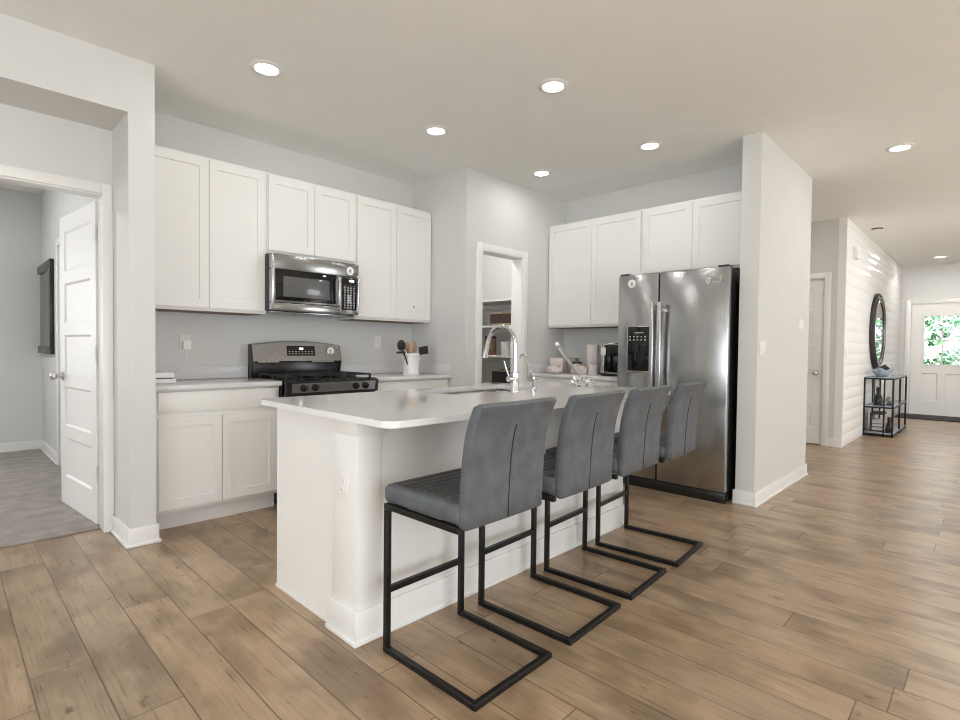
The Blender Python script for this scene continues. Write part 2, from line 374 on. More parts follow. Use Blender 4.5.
# baseboards
BH, BT = .105, .014
def base_run(name, runs):
    """runs: (x0,y0,x1,y1,nx,ny): wall face line and the outward normal"""
    mb = MB()
    for x0, y0, x1, y1, nx, ny in runs:
        mb.box((min(x0, x1)+min(0, nx*BT), min(y0, y1)+min(0, ny*BT), 0), (max(x0, x1)+max(0, nx*BT), max(y0, y1)+max(0, ny*BT), BH), .003)
        s = BT+.010; x0, x1 = (x0-(.01 if ny else 0), x1+(.01 if ny else 0)) if abs(x1-x0) < 2 else (x0, x1)
        mb.box((min(x0, x1)+min(0, nx*s), min(y0, y1)+min(0, ny*s), 0), (max(x0, x1)+max(0, nx*s), max(y0, y1)+max(0, ny*s), .018), .004)
    return struct(name, mb, 'trim')
base_run('baseboard_pillar', [(4.205, 1.2675, 4.205, 1.414, -1, 0), (4.191, 1.267, 5.664, 1.267, 0, -1), (5.65, 1.2675, 5.65, 1.414, 1, 0)])
base_run('baseboard_left', [(.742, 3.485, .90, 3.485, 0, -1), (.756, 3.4855, .756, 3.852, -1, 0), (.886, 3.4855, .886, 3.59, 1, 0), (-3.5, 3.485, -.80, 3.485, 0, -1)])
base_run('baseboard_bedroom', [(-3.5, 7.39, .80, 7.39, 0, -1), (.80, 6.30, .80, 7.39, -1, 0)])
base_run('baseboard_entry', [(12.65, -4, 12.65, .20, -1, 0)])
base_run('baseboard_closet', [(7.55, 1.31, 7.55, 1.465, -1, 0)])
# door casings
def casing(name, boxes):
    mb = MB()
    for a, b in boxes: mb.box(a, b, .004)
    return struct(name, mb, 'trim')
casing('trim_bedroom_door', [((.70, 3.853, 0), (.755, 3.87, 2.107)), ((-.145, 3.853, 0), (-.085, 3.87, 2.107)), ((-.0849, 3.853, 2.047), (.70, 3.87, 2.107)),
                             ((.703, 3.87, 0), (.715, 3.985, 2.047)), ((-.085, 3.87, 0), (-.073, 3.985, 2.047)), ((-.085, 3.87, 2.038), (.715, 3.985, 2.05))])
casing('trim_bedroom_casing', [((.784, 6.24, .012), (.80, 6.30, 2.1)), ((.784, 5.35, 2.04), (.80, 6.24, 2.1)), ((.784, 5.29, .012), (.80, 5.35, 2.1))])
casing('trim_pantry_door', [((3.414, 3.384, 0), (3.485, 3.40, 2.105)), ((4.07, 3.384, 0), (4.139, 3.40, 2.105)), ((3.485, 3.384, 2.04), (4.07, 3.40, 2.105)),
                            ((3.485, 3.39, 0), (3.50, 3.53, 2.04)), ((4.055, 3.39, 0), (4.07, 3.53, 2.04)), ((3.485, 3.39, 2.035), (4.07, 3.53, 2.052))])
casing('trim_closet_door', [((7.532, 1.465, 0), (7.55, 1.53, 2.105)), ((7.532, 2.36, 0), (7.55, 2.425, 2.105)), ((7.532, 1.53, 2.04), (7.55, 2.36, 2.105))])
casing('trim_front_door', [((12.63, 1.185, 0), (12.65, 1.26, 2.12)), ((12.63, .21, 0), (12.65, .285, 2.12)), ((12.63, .285, 2.045), (12.65, 1.185, 2.12))])

# five panel interior doors
def five_panel(w, h, t, flip=1):
    zs = [0]; cells = []; top = .11; bot = .2; gap = .085; ph = (h-top-bot-gap*4)/5
    z = bot
    for k in range(5): zs += [z, z+ph]; z += ph+gap
    zs += [h]
    return MB().slab([0, .105, w-.105, w], zs, [(1, 1+2*k) for k in range(5)], t, .018, .010, True)
def knob(parent, x, y0, y1, z):
    for s, y in ((-1, y0), (1, y1)):
        mb = MB(); mb.cyl((x, y, z), (x, y+s*.01, z), .03, bev=.003); mb.cyl((x, y+s*.01, z), (x, y+s*.04, z), .011); mb.sphere((x, y+s*.055, z), .028, (1, .75, 1))
        mb.build('knob', 'nickel', parent)
# bedroom door, hinged on the right jamb and swung into the bedroom
dl = five_panel(.775, 2.02, .035)
# local x runs from the hinge to the latch
d1 = dl.build('door_1', 'door', None, 12); d1['kind'] = 'structure'
d1.location = (.732, 4.030, .014); d1.rotation_euler = (0, 0, math.radians(95.6))
knob(d1, .71, 0, .035, .905)
for z in (.32, 1.07, 1.82):
    mb = MB(); mb.box((-.002, .0345, z-.045), (.045, .0375, z+.045), .001); mb.cyl((-.006, .039, z-.047), (-.006, .039, z+.047), .006); mb.build('hinge', 'plastic', d1)
    
# closet door in the hallway (faces -X): local x = -Y
d2 = five_panel(.80, 2.03, .035).build('door_2', 'door', None, 12); d2['kind'] = 'structure'
d2.location = (7.575, 2.345, .012); d2.rotation_euler = (0, 0, -PI/2)
knob(d2, .735, 0, .035, .875)
MB().box((.795, -.012, 1.80), (.803, 0, 1.89)).build('hinge', 'nickel', d2)
# front door with a four light window (faces -X)
W3 = .885; lx0, lx1 = .20, .70
d3 = MB().slab([0, .155, .39, .495, .73, W3], [0, .25, .76, .90, 1.82, 2.035], [(1, 1), (3, 1)], .045, .022, .010, True)
# cut the window light: rebuild as stiles and rails around it
def front_door():
    mb = MB()
    mb.slab([0, .155, .39, .495, .73, W3], [0, .25, .76, .90], [(1, 1), (3, 1)], .045, .022, .014, True)
    mb.box((0, 0, .90), (.165, .045, 1.82)); mb.box((.72, 0, .90), (W3, .045, 1.82)); mb.box((0, 0, 1.82), (W3, .045, 2.035))
    o = mb.build('door_3', 'door', None, 12); o['kind'] = 'structure'; return o
d3.bm.free()
d3 = front_door(); d3.location = (12.665, 1.177, .012); d3.rotation_euler = (0, 0, -PI/2)
mb = MB()
for a, b in (((.165, -.012, .90), (.72, .057, .925)), ((.165, -.012, 1.795), (.72, .057, 1.82)), ((.165, -.012, .925), (.19, .057, 1.795)), ((.695, -.012, .925), (.72, .057, 1.795)),
             ((.4325, .004, .925), (.4525, .041, 1.795)), ((.19, .004, 1.35), (.4325, .041, 1.37)), ((.4525, .004, 1.35), (.695, .041, 1.37))): mb.box(a, b, .003)
mb.build('window_frame', 'trim', d3)
for x0, x1 in ((.19, .4325), (.4525, .695)):
    for z0, z1 in ((.925, 1.35), (1.37, 1.795)): MB().box((x0, .019, z0), (x1, .025, z1)).build('pane', 'pane', d3)
for z in (.25, 1.05, 1.85): MB().box((-.006, -.008, z-.05), (.002, .0, z+.05)).build('hinge', 'nickel', d3)
knob(d3, W3-.07, 0, .045, .95)

# ---------------------------------------------------------------- kitchen cabinets
def shaker(mb_w, h, t=.019, rail=.057):
    return MB().slab([0, rail, mb_w-rail, mb_w], [0, rail, h-rail, h], [(1, 1)], t, .0025, .008)
def place(mb, dx, dy, dz):
    bmesh.ops.translate(mb.bm, vec=(dx, dy, dz), verts=mb.bm.verts[:]); return mb
def doors(parent, w, z0, z1, n=2, m=.012, gap=.004, y=0, labels=None):
    dw = (w-2*m-gap*(n-1))/n
    for k in range(n):
        place(shaker(dw, z1-z0), m+k*(dw+gap), y, z0).build('door', 'cab', parent, 12)
def wall_cabinet(label, loc, rz, w, h, depth=.305, group=None, under=True):
    t = thing('wall_cabinet', label, 'cabinet', loc, rz, group)
    mb = MB(); mb.box((0, .020, 0), (w, depth+.0, h), .001); mb.build('body', 'cab', t)
    doors(t, w, .022, h-.018)
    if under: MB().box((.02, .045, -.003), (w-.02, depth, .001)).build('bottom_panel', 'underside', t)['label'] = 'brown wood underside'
    return t
def base_cabinet(label, loc, rz, w, h=.87, depth=.548, group=None):
    t = thing('base_cabinet', label, 'cabinet', loc, rz, group)
    mb = MB(); mb.box((0, .020, .115), (w, depth, h), .001); mb.build('body', 'cab', t)
    MB().box((0, .095, 0), (w, depth, .115)).build('toe_kick', 'cab', t)
    MB().box((.02, 0, .728), (w-.02, .019, h-.012), .002).build('drawer_front', 'cab', t)
    doors(t, w, .14, .70, m=.02)
    return t
UC = 'white shaker wall cabinets'
YU = 3.86
wall_cabinet('white two-door wall cabinet over the left counter, next to the bedroom opening', (.905, YU, 1.38), 0, .80, 1.043)
wall_cabinet('short white two-door wall cabinet directly above the microwave', (1.706, YU, 1.832), 0, .754, .591, under=False)
rc = wall_cabinet('white two-door wall cabinet right of the microwave with a round sticker', (2.461, YU, 1.38), 0, .825, 1.043)
XF = 4.485
wall_cabinet('white two-door wall cabinet left of the refrigerator above the coffee maker', (XF, 3.397, 1.367), -PI/2, 1.05, 1.058, depth=.312)
wall_cabinet('short white two-door wall cabinet above the refrigerator', (XF, 2.346, 1.815), -PI/2, .925, .61, depth=.312, under=False)
lb = base_cabinet('white base cabinet with drawer and two doors left of the range', (.908, 3.595, 0), 0, .775)
MB().box((-.0195, .020, .0), (-.0002, .548, .87)).build('filler_strip', 'cab', lb)['label'] = 'narrow white filler strip'
base_cabinet('white base cabinet right of the range, below the utensil crock', (2.452, 3.595, 0), 0, .836)
base_cabinet('white base cabinet left of the refrigerator, below the coffee maker', (4.20, 3.397, 0), -PI/2, 1.03, depth=.575)

# countertops
ct = thing('countertop', 'pale grey stone worktop left of the range holding the white router', 'countertop', (.888, 3.565, .871))
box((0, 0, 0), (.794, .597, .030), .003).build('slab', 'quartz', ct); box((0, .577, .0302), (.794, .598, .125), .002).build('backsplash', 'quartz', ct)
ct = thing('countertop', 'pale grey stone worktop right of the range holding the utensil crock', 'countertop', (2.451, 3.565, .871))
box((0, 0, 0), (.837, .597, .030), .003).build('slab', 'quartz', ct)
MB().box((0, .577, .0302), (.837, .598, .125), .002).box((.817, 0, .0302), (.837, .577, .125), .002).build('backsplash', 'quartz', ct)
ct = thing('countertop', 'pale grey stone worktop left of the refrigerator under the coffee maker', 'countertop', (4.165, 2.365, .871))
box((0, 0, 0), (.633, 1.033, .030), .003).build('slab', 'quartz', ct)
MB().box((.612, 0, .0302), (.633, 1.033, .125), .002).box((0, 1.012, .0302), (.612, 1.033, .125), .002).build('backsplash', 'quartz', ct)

# ---------------------------------------------------------------- island
isl = thing('kitchen_island', 'white panelled kitchen island in front of the bar stools', 'kitchen island', (1.12, 1.742, 0))
IL, IW, IH = 2.02, .708, .876
mb = MB()
bt = bmesh.new(); bt.free()
# hollow body so that the sink hangs inside it
mb.box((.012, .012, 0), (IL-.012, .06, IH)); mb.box((.012, .06, 0), (.08, IW, IH)); mb.box((IL-.07, .06, 0), (IL-.012, IW, IH)); mb.box((.08, IW-.03, .1), (IL-.07, IW-.01, IH)); mb.box((.08, .06, .1), (IL-.07, IW-.03, .12)); mb.box((.05, IW-.10, 0), (IL-.05, IW-.085, .1))
mb.build('body', 'cab', isl)
mb = MB(); mb.box((0, 0, 0), (.115, .185, IH), .003); mb.build('corner_post', 'trim', isl)
mb = MB(); mb.box((IL-.115, 0, 0), (IL, .185, IH), .003); mb.build('corner_post', 'trim', isl)
mb = MB(); mb.box((.1155, .002, .0), (IL-.1155, .012, IH)); mb.build('front_panel', 'cab', isl)
mb = MB()
mb.box((-.012, -.012, 0), (IL+.012, .002, .13), .003); mb.box((-.012, 0, 0), (.0, .197, .13), .003); mb.box((IL, 0, 0), (IL+.012, .197, .13), .003); mb.box((.0005, .1855, 0), (.0115, .1965, .13), .002)
mb.box((-.019, -.019, 0), (IL+.019, -.010, .018), .003); mb.box((-.019, -.012, 0), (-.010, .204, .018), .003)
mb.box((.004, .205, 0), (.0115, IW, .014), .002)
mb.build('base_trim', 'trim', isl)
MB().box((-.006, -.006, .805), (.121, 0, IH), .002).box((-.006, .0005, .805), (0, .191, IH), .002).build('post_cap', 'trim', isl)
MB().box((IL-.121, -.006, .805), (IL+.006, 0, IH), .002).build('post_cap', 'trim', isl)
mb = MB()
dw = (IL-.10)/4
for k in range(4):
    sh = shaker(dw-.004, .70); bmesh.ops.rotate(sh.bm, cent=(0, 0, 0), matrix=Matrix.Rotation(PI, 3, 'Z'), verts=sh.bm.verts[:])
    place(sh, .05+(k+1)*dw-.002, IW+.009+.0, .13).build('door', 'cab', isl)

def rounded_rect(x0, y0, x1, y1, r, n=6):
    pts = []
    for cx, cy, a0 in ((x1-r, y0+r, -90), (x1-r, y1-r, 0), (x0+r, y1-r, 90), (x0+r, y0+r, 180)):
        for k in range(n+1):
            a = math.radians(a0+90*k/n); pts.append((cx+r*math.cos(a), cy+r*math.sin(a)))
    return pts
CX0, CY0, CX1, CY1 = 1.040, 1.43, 3.175, 2.462
SX0, SY0, SX1, SY1 = 1.90, 2.035, 2.62, 2.385
def slab_with_hole(outer, hole, z0, z1):
    bm = bmesh.new()
    def ring(pts, z): 
        vs = [bm.verts.new((x, y, z)) for x, y in pts]
        return vs, [bm.edges.new((vs[i], vs[(i+1) % len(vs)])) for i in range(len(vs))]
    allr = []
    for z in (z0, z1):
        o, oe = ring(outer, z); h, he = ring(hole, z)
        bmesh.ops.triangle_fill(bm, use_beauty=True, use_dissolve=False, edges=oe+he)
        allr.append((o, h))
    for k in (0, 1):
        A, B = allr[0][k], allr[1][k]; n = len(A)
        for i in range(n): bm.faces.new((A[i], A[(i+1) % n], B[(i+1) % n], B[i]))
    bmesh.ops.recalc_face_normals(bm, faces=bm.faces[:])
    return bm
mb = MB(); mb.add(slab_with_hole(rounded_rect(CX0, CY0, CX1, CY1, .055), rounded_rect(SX0, SY0, SX1, SY1, .03), .877, .901))
tag(mb.build('countertop', 'quartz_lit', None, 30), 'large polished pale grey island worktop with a sink cut into it', 'countertop')
# sink
sk = thing('kitchen_sink', 'stainless steel undermount sink set in the island worktop', 'sink', ((SX0+SX1)/2, (SY0+SY1)/2, .65))
def basin():
    bm = bmesh.new(); hx, hy = (SX1-SX0)/2, (SY1-SY0)/2; rings = []
    for (gx, gy, z) in ((.02, .02, .2195), (.0, .0, .2195), (-.004, -.004, .21), (-.012, -.012, .03), (-.03, -.03, .012), (-.14, -.14, .008)):
        rings.append([bm.verts.new((x, y, z)) for x, y in rounded_rect(-hx-gx, -hy-gy, hx+gx, hy+gy, .03)])
    for A, B in zip(rings, rings[1:]):
        for i in range(len(A)): bm.faces.new((A[i], A[(i+1) % len(A)], B[(i+1) % len(A)], B[i]))
    bm.faces.new(rings[-1]); return bm
mb = MB(); mb.add(basin()); mb.build('basin', 'steel_range', sk)
MB().lathe([(0, .012), (.03, .012), (.042, .014), (.045, .010)]).build('drain', 'chrome', sk)

# faucets
fc = thing('kitchen_faucet', 'tall chrome gooseneck faucet beside the island sink', 'faucet', (2.285, 1.955, .902))
mb = MB(); mb.lathe([(0, 0), (.029, 0), (.029, .006), (.025, .012), (.024, .10), (.021, .115), (0, .115)]); mb.build('base', 'chrome', fc)
pts = [(0, 0, .11), (0, 0, .20), (0, 0, .268)]
for k in range(1, 14):
    a = PI*k/13*.94; pts.append((0, .105-.105*math.cos(a), .268+.105*math.sin(a)))
MB().tube(pts, .0125, 14).build('spout', 'chrome', fc)
e = Vector(pts[-1]); dirv = (Vector(pts[-1])-Vector(pts[-2])).normalized()
MB().cyl(e-dirv*.005, e+dirv*.05, .0145, .016).cyl(e+dirv*.05, e+dirv*.10, .016, .0195).build('spray_head', 'chrome', fc)
mb = MB(); mb.cyl((-.02, 0, .075), (-.052, .004, .075), .017); mb.tube([(-.04, .004, .078), (-.055, .012, .12), (-.068, .022, .175)], [.007, .006, .005]); mb.build('lever', 'chrome', fc)
ff = thing('filter_tap', 'small slim chrome filter tap right of the tall faucet', 'faucet', (2.42, 1.925, .902))
MB().lathe([(0, 0), (.02, 0), (.02, .004), (.012, .01), (.011, .05), (.015, .055), (.015, .075), (.007, .082), (0, .082)]).build('base', 'chrome', ff)
pts = [(0, 0, .08), (0, .045, .165)] + [(0, .055, .184), (0, .063, .197)] + [(0, .075, .208), (0, .088, .212), (0, .100, .205), (0, .106, .190)]
MB().tube(pts, .0055, 10).build('spout', 'chrome', ff)
MB().cyl((0, 0, .066), (.045, -.012, .078), .006).build('lever', 'chrome', ff)
# slim clear wand in crumpled clear wrap
cw = thing('clear_wand', 'slim clear glass wand leaning out of a crumpled clear wrapper on the island', 'kitchen wand', (2.96, 1.93, .902))
MB().tube([(0, .02, .05), (0, .12, .155), (0, .215, .262)], [.010, .011, .012], 12).build('stem', 'glass', cw)
MB().sphere((0, .227, .276), .016, (1, 1, 1), 12, 8).build('tip', 'ceramic', cw)
bm = bmesh.new(); bmesh.ops.create_icosphere(bm, subdivisions=3, radius=.065)
for v in bm.verts:
    n = random.uniform(.72, 1.2); v.co = Vector((v.co.x*n*1.1, v.co.y*n*1.0, max(-.028, v.co.z*n*.62)+.03)); v.co.y += v.co.z*.55
mb = MB(); mb.add(bm); mb.build('wrapper', 'glass', cw, 0)
# electrical plates
def outlet(label, loc, rz, group=None, gang=1, switch=False, name='wall_outlet', cat='outlet'):
    """plate in the local XZ plane facing -Y"""
    t = thing(name, label, cat, loc, rz, group); wd = .072 if gang == 1 else .118
    box((-wd/2, -.006, -.058), (wd/2, 0, .058), .002).build('plate', 'ivory', t)
    for k in range(gang):
        cx = (k-(gang-1)/2)*.046
        if switch: box((cx-.016, -.010, -.033), (cx+.016, -.0055, .033), .001).build('rocker', 'plastic', t)
        else:
            for s in (-1, 1):
                f = MB().cyl((cx, -.0055, s*.02), (cx, -.008, s*.02), .016).build('socket', 'plastic', t)
                MB().box((cx-.008, -.0085, s*.02), (cx-.0055, -.0078, s*.02+.009)).box((cx+.0055, -.0085, s*.02), (cx+.008, -.0078, s*.02+.007)).cyl((cx, -.0078, s*.02-.008), (cx, -.0085, s*.02-.008), .0025, seg=8).build('slot', 'slot', f)
    return t
outlet('white outlet on the end post of the island', (1.12, 1.836, .60), -PI/2)
outlet('white outlet above the left counter with a charger plugged in', (1.245, 4.165, 1.165), 0)
outlet('white outlet on the wall between the range and the utensil crock', (2.892, 4.165, 1.19), 0)
outlet('white double light switch on the side of the wall end by the refrigerator', (4.31, 1.267, 1.17), 0, gang=2, switch=True, name='light_switch', cat='light switch')
outlet('white light switch on the shiplap wall near its corner', (7.69, 1.324, 1.146), 0, switch=True, name='light_switch', cat='light switch')
th = thing('thermostat', 'white thermostat on the side of the wall end', 'thermostat', (5.31, 1.267, 1.385))
box((-.06, -.014, -.05), (.06, 0, .05), .004).build('back_plate', 'ivory', th); box((-.045, -.030, -.04), (.05, -.0145, .042), .004).build('housing', 'plastic', th)
dc = thing('door_chime', 'white door chime box high on the shiplap wall', 'door chime', (8.02, 1.324, 2.38)); box((-.09, -.05, -.07), (.09, 0, .07), .006).build('housing', 'plastic', dc)
MB().box((-.012, -.0515, -.05), (-.006, -.0495, .05)).box((.006, -.0515, -.05), (.012, -.0495, .05)).build('grille', 'slot', dc)

# ---------------------------------------------------------------- appliances
def sticker(parent, c, r, nrm):
    """round white sticker with a small dark mark, on a face with normal nrm (-y or -x local frames are both -y)"""
    x, y, z = c
    s = MB().cyl((x, y, z), (x, y-.0012, z), r, seg=28).build('sticker', 'plastic', parent); s['label'] = 'round white sticker with a small dark mark'
    q = r*.42
    mb = MB(); mb.prism([(x-q, z), (x, z+q*1.25), (x+q, z), (x+q*.6, z), (x, z+q*.6), (x-q*.6, z)], 'y', y-.0012, y-.0018); mb.box((x-q*.55, y-.0018, z-q*.55), (x+q*.55, y-.0012, z-q*.05)); mb.box((x-q*1.1, y-.0018, z-q*1.2), (x+q*1.1, y-.0012, z-q*.95)); mb.build('mark', 'slot', s)
sticker(rc, (.62, .0075, .14), .03, 0)
# range: local x 0-.76 left to right, y 0 = front of the control panel, depth .62
rg = thing('gas_range', 'stainless steel gas range with black cooktop and arched backguard', 'range', (1.689, 3.515, 0))
RW = .755
box((0, .03, .02), (RW, .62, .885), .004).build('body', 'black', rg)
box((.01, -.005, .17), (RW-.01, .03, .775), .006).build('oven_door', 'steel_range', rg)
box((.12, -.008, .32), (RW-.12, -.004, .62)).build('oven_window', 'glossblack', rg)
MB().tube([(.07, -.004, .72), (.07, -.045, .72), (RW-.07, -.045, .72), (RW-.07, -.004, .72)], .011).build('oven_handle', 'steel_h', rg)
box((.01, .0, .03), (RW-.01, .03, .16), .004).build('warming_drawer', 'steel_range', rg)
mb = MB(); mb.prism([(0.0, .80), (-.012, .89), (.03, .905), (.06, .905), (.06, .80)], 'x', .0, RW, .002); mb.build('front_rail', 'black', rg)
mb = MB(); mb.prism([(-.0050, .817), (-.0140, .884), (.0, .885), (.01, .818)], 'x', .035, RW-.03, .0015); mb.build('control_panel', 'steel_range', rg)
for x in (.127, .214, .55, .636):
    mb = MB(); mb.cyl((x, -.008, .852), (x, -.03, .849), .024, .021, 20, .002); mb.box((x-.005, -.042, .830), (x+.005, -.028, .868), .002)
    mb.cyl((x, -.004, .852), (x, -.012, .852), .028); mb.build('knob', 'black', rg)
box((0, .03, .885), (RW, .56, .905), .004).build('cooktop', 'glossblack', rg)
for gx0, gx1 in ((.03, .255), (.265, .492), (.502, .727)):
    mb = MB(); z = .932; r = .0055
    mb.tube([(gx0, .07, z), (gx1, .07, z), (gx1, .50, z), (gx0, .50, z)], r, 4, True, True)
    mb.tube([(gx0, .285, z), (gx1, .285, z)], r, 4, True); xc = (gx0+gx1)/2
    mb.tube([(xc, .07, z), (xc, .24, z)], r, 4, True); mb.tube([(xc, .33, z), (xc, .50, z)], r, 4, True)
    for yy in (.178, .392): mb.tube([(gx0, yy, z), (gx0+.075, yy, z+.003)], r, 4, True); mb.tube([(gx1, yy, z), (gx1-.075, yy, z+.003)], r, 4, True)
    for px, py in ((gx0, .07), (gx1, .07), (gx0, .5), (gx1, .5), (gx0, .285), (gx1, .285)): mb.box((px-.007, py-.007, .904), (px+.007, py+.007, z+.004))
    mb.build('grate', 'castiron', rg)
for x, y, r in ((.143, .178, .045), (.143, .392, .036), (.378, .285, .04), (.614, .178, .05), (.614, .392, .036)):
    mb = MB(); mb.lathe([(0, .921), (r*.8, .921), (r*.85, .915), (r, .914), (r, .905), (r*1.3, .9045), (0, .9045)], (x, y, 0)); mb.build('burner', 'castiron', rg)
# backguard
def arc_top(x0, x1, z, rise, n=14): return [(x0+(x1-x0)*k/n, z+rise*(1-(2*k/n-1)**2)) for k in range(n+1)]
box((0, .575, .885), (RW, .635, 1.04), .003).build('backguard_base', 'black', rg)
mb = MB()
bmx = bmesh.new(); topp = arc_top(.0, RW, 1.158, .03); N = len(topp)
A = [bmx.verts.new((x, .545+.0*k, 1.027)) for k, (x, z) in enumerate(topp)]; B = [bmx.verts.new((x, .578, z-.008)) for x, z in topp]; B2 = [bmx.verts.new((x, .592, z)) for x, z in topp]
C = [bmx.verts.new((x, .635, z)) for x, z in topp]; D = [bmx.verts.new((x, .635, 1.027)) for x, z in topp]
for P_, Q_ in ((A, B), (B, B2), (B2, C), (C, D), (D, A)):
    for k in range(N-1): bmx.faces.new((P_[k], P_[k+1], Q_[k+1], Q_[k]))
bmx.faces.new((A[0], B[0], B2[0], C[0], D[0])); bmx.faces.new((A[-1], B[-1], B2[-1], C[-1], D[-1]))
mb.add(bmx); bgd = mb.build('backguard', 'steel_range', rg)
MB().prism([(.545, 1.02), (.578, 1.15), (.592, 1.158), (.636, 1.157), (.636, .90), (.575, .90)], 'x', -.004, .003).build('side_panel', 'black', rg)
MB().prism([(.545, 1.02), (.578, 1.15), (.592, 1.158), (.636, 1.157), (.636, .90), (.575, .90)], 'x', RW-.003, RW+.004).build('side_panel', 'black', rg)
def slant(z): return .545+(z-1.027)/.153*.033
def slanted(x0, x1, z0, z1, off, th): 
    return MB().prism([(slant(z0)-off-th, z0), (slant(z1)-off-th, z1), (slant(z1)-off+.004, z1), (slant(z0)-off+.004, z0)], 'x', x0, x1)
cp = slanted(.275, .515, 1.070, 1.148, 0, .004).build('display_panel', 'keys_range', rg)
slanted(.378, .412, 1.118, 1.134, .004, .001).build('clock', 'display', cp)
sticker(rg, (.66, slant(1.107)-.0015, 1.107), .033, 0)
for x0, x1 in ((.03, .20), (.48, .68)): slanted(x0, x1, 1.017, 1.026, -.001, .006).build('vent_lip', 'steel_range', rg)

# microwave: local front y=0
mw = thing('microwave', 'stainless steel over-the-range microwave with black glass door', 'microwave', (1.688, 3.765, 1.405))
MW, MH = .738, .415
box((0, .03, 0), (MW, .398, MH-.002), .004).build('body', 'black', mw)
box((0, .0, .06), (.565, .03, .3), .006).build('door', 'steel_range', mw)
box((0, .0, .302), (MW, .03, MH), .008).build('top_panel', 'steel_range', mw)
box((0, .0, .002), (.565, .03, .059), .006).build('bottom_panel', 'steel_range', mw)
box((.566, .0, .002), (MW, .03, .301), .006).build('control_surround', 'steel_range', mw)
box((.035, -.003, .075), (.525, .001, .298), .001).build('door_glass', 'glossblack', mw)
box((.095, -.0045, .105), (.47, -.0028, .255), .001).build('window', 'window', mw)
MB().tube([(.540, -.002, .06), (.540, -.030, .075), (.540, -.034, .18), (.540, -.030, .285), (.540, -.002, .298)], .0115).build('handle', 'steel_h', mw)
MB().tube([(.016, .01, .015), (.012, -.012, .06), (.012, -.016, .2), (.012, -.012, .36), (.016, .01, .405)], .012, 10).build('side_trim', 'steel_h', mw)
MB().tube([(MW-.014, .01, .015), (MW-.010, -.008, .06), (MW-.010, -.010, .2), (MW-.010, -.008, .30), (MW-.014, .01, .32)], .009, 10).build('side_trim', 'steel_h', mw)
cpn = box((.580, -.004, .035), (.712, .001, .296), .002).build('control_panel', 'keys_microwave', mw)
MB().box((.645, -.0048, .262), (.69, -.0038, .278)).build('clock', 'display', cpn)
mb = MB(); mb.tube([(.365+.015*math.cos(2*PI*k/20), -.001, .36+.015*math.sin(2*PI*k/20)) for k in range(20)], .0018, 6, closed=True); mb.build('badge', 'chrome', mw)
sticker(mw, (.655, -.0005, .352), .033, 0)
box((.02, .05, -.012), (MW-.02, .36, 0), .002).build('vent_grille', 'steel_range', mw); box((.26, .09, -.015), (.50, .2, -.011)).build('light_cover', 'glossblack', mw)

# refrigerator (faces -X): local x = -Y from the left edge
fr = thing('refrigerator', 'stainless steel side-by-side refrigerator with dispenser in its left door', 'refrigerator', (4.085, 2.342, 0), -PI/2)
FW, FH = .91, 1.775
box((.006, .075, .02), (FW-.006, .70, FH-.012), .004).build('cabinet', 'black', fr)
ld, rd = .362, .37
lo = box((0, 0, .085), (ld, .07, FH), .012).build('left_door', 'steel', fr)
ro = box((rd, 0, .085), (FW, .07, FH), .012).build('right_door', 'steel', fr)
MB().box((.012, .02, .0), (FW-.012, .075, .078), .004).build('grille', 'black', fr)
for x0, x1 in ((.01, .09), (FW-.09, FW-.01)): box((x0, .01, FH-.011), (x1, .09, FH+.012), .005).build('hinge_cover', 'matteblack', fr)
for x, d in ((.333, lo), (.397, ro)):
    mb = MB(); mb.box((x-.016, -.062, .62), (x+.016, -.042, 1.53), .006); mb.box((x-.010, -.045, .66), (x+.010, .002, .70), .003); mb.box((x-.010, -.045, 1.46), (x+.010, .002, 1.50), .003); mb.build('handle', 'steel_h', d)
dp = box((.092, -.012, .955), (.305, .004, 1.345), .008).build('dispenser_frame', 'steel_h', lo)
box((.103, -.014, .972), (.294, -.0125, 1.338), .004).build('dispenser_panel', 'keys_fridge', lo)
MB().box((.165, -.0148, 1.285), (.245, -.0138, 1.289)).build('display', 'ivory', lo)
for x in (.165, .23): MB().box((x, -.03, 1.14), (x+.04, -.014, 1.19), .004).box((x+.012, -.026, 1.05), (x+.028, -.018, 1.14), .003).build('dispenser_paddle', 'matteblack', lo)
sticker(lo, (.125, -.0005, 1.70), .034, 0)
# line emblem in the upper right corner
def outline(pts, w=.004): return MB().tube([(x, -.0005, z) for x, z in pts], w/2, 6, closed=True)
mb = outline([(.755+.016*math.sin(a)*(1 if math.cos(a) < .2 else .55), 1.675-.02*math.cos(a)*(-1 if False else 1)*-1*-1) for a in [2*PI*k/14 for k in range(14)]], .005)
mb.tube([(.80, -.0005, 1.71), (.865, -.0005, 1.722), (.84, -.0005, 1.69), (.80, -.0005, 1.71)], .002, 6); mb.tube([(.795, -.0005, 1.665), (.82, -.0005, 1.66), (.845, -.0005, 1.668), (.853, -.0005, 1.70)], .002, 6)
mb.build('emblem', 'plastic', ro)

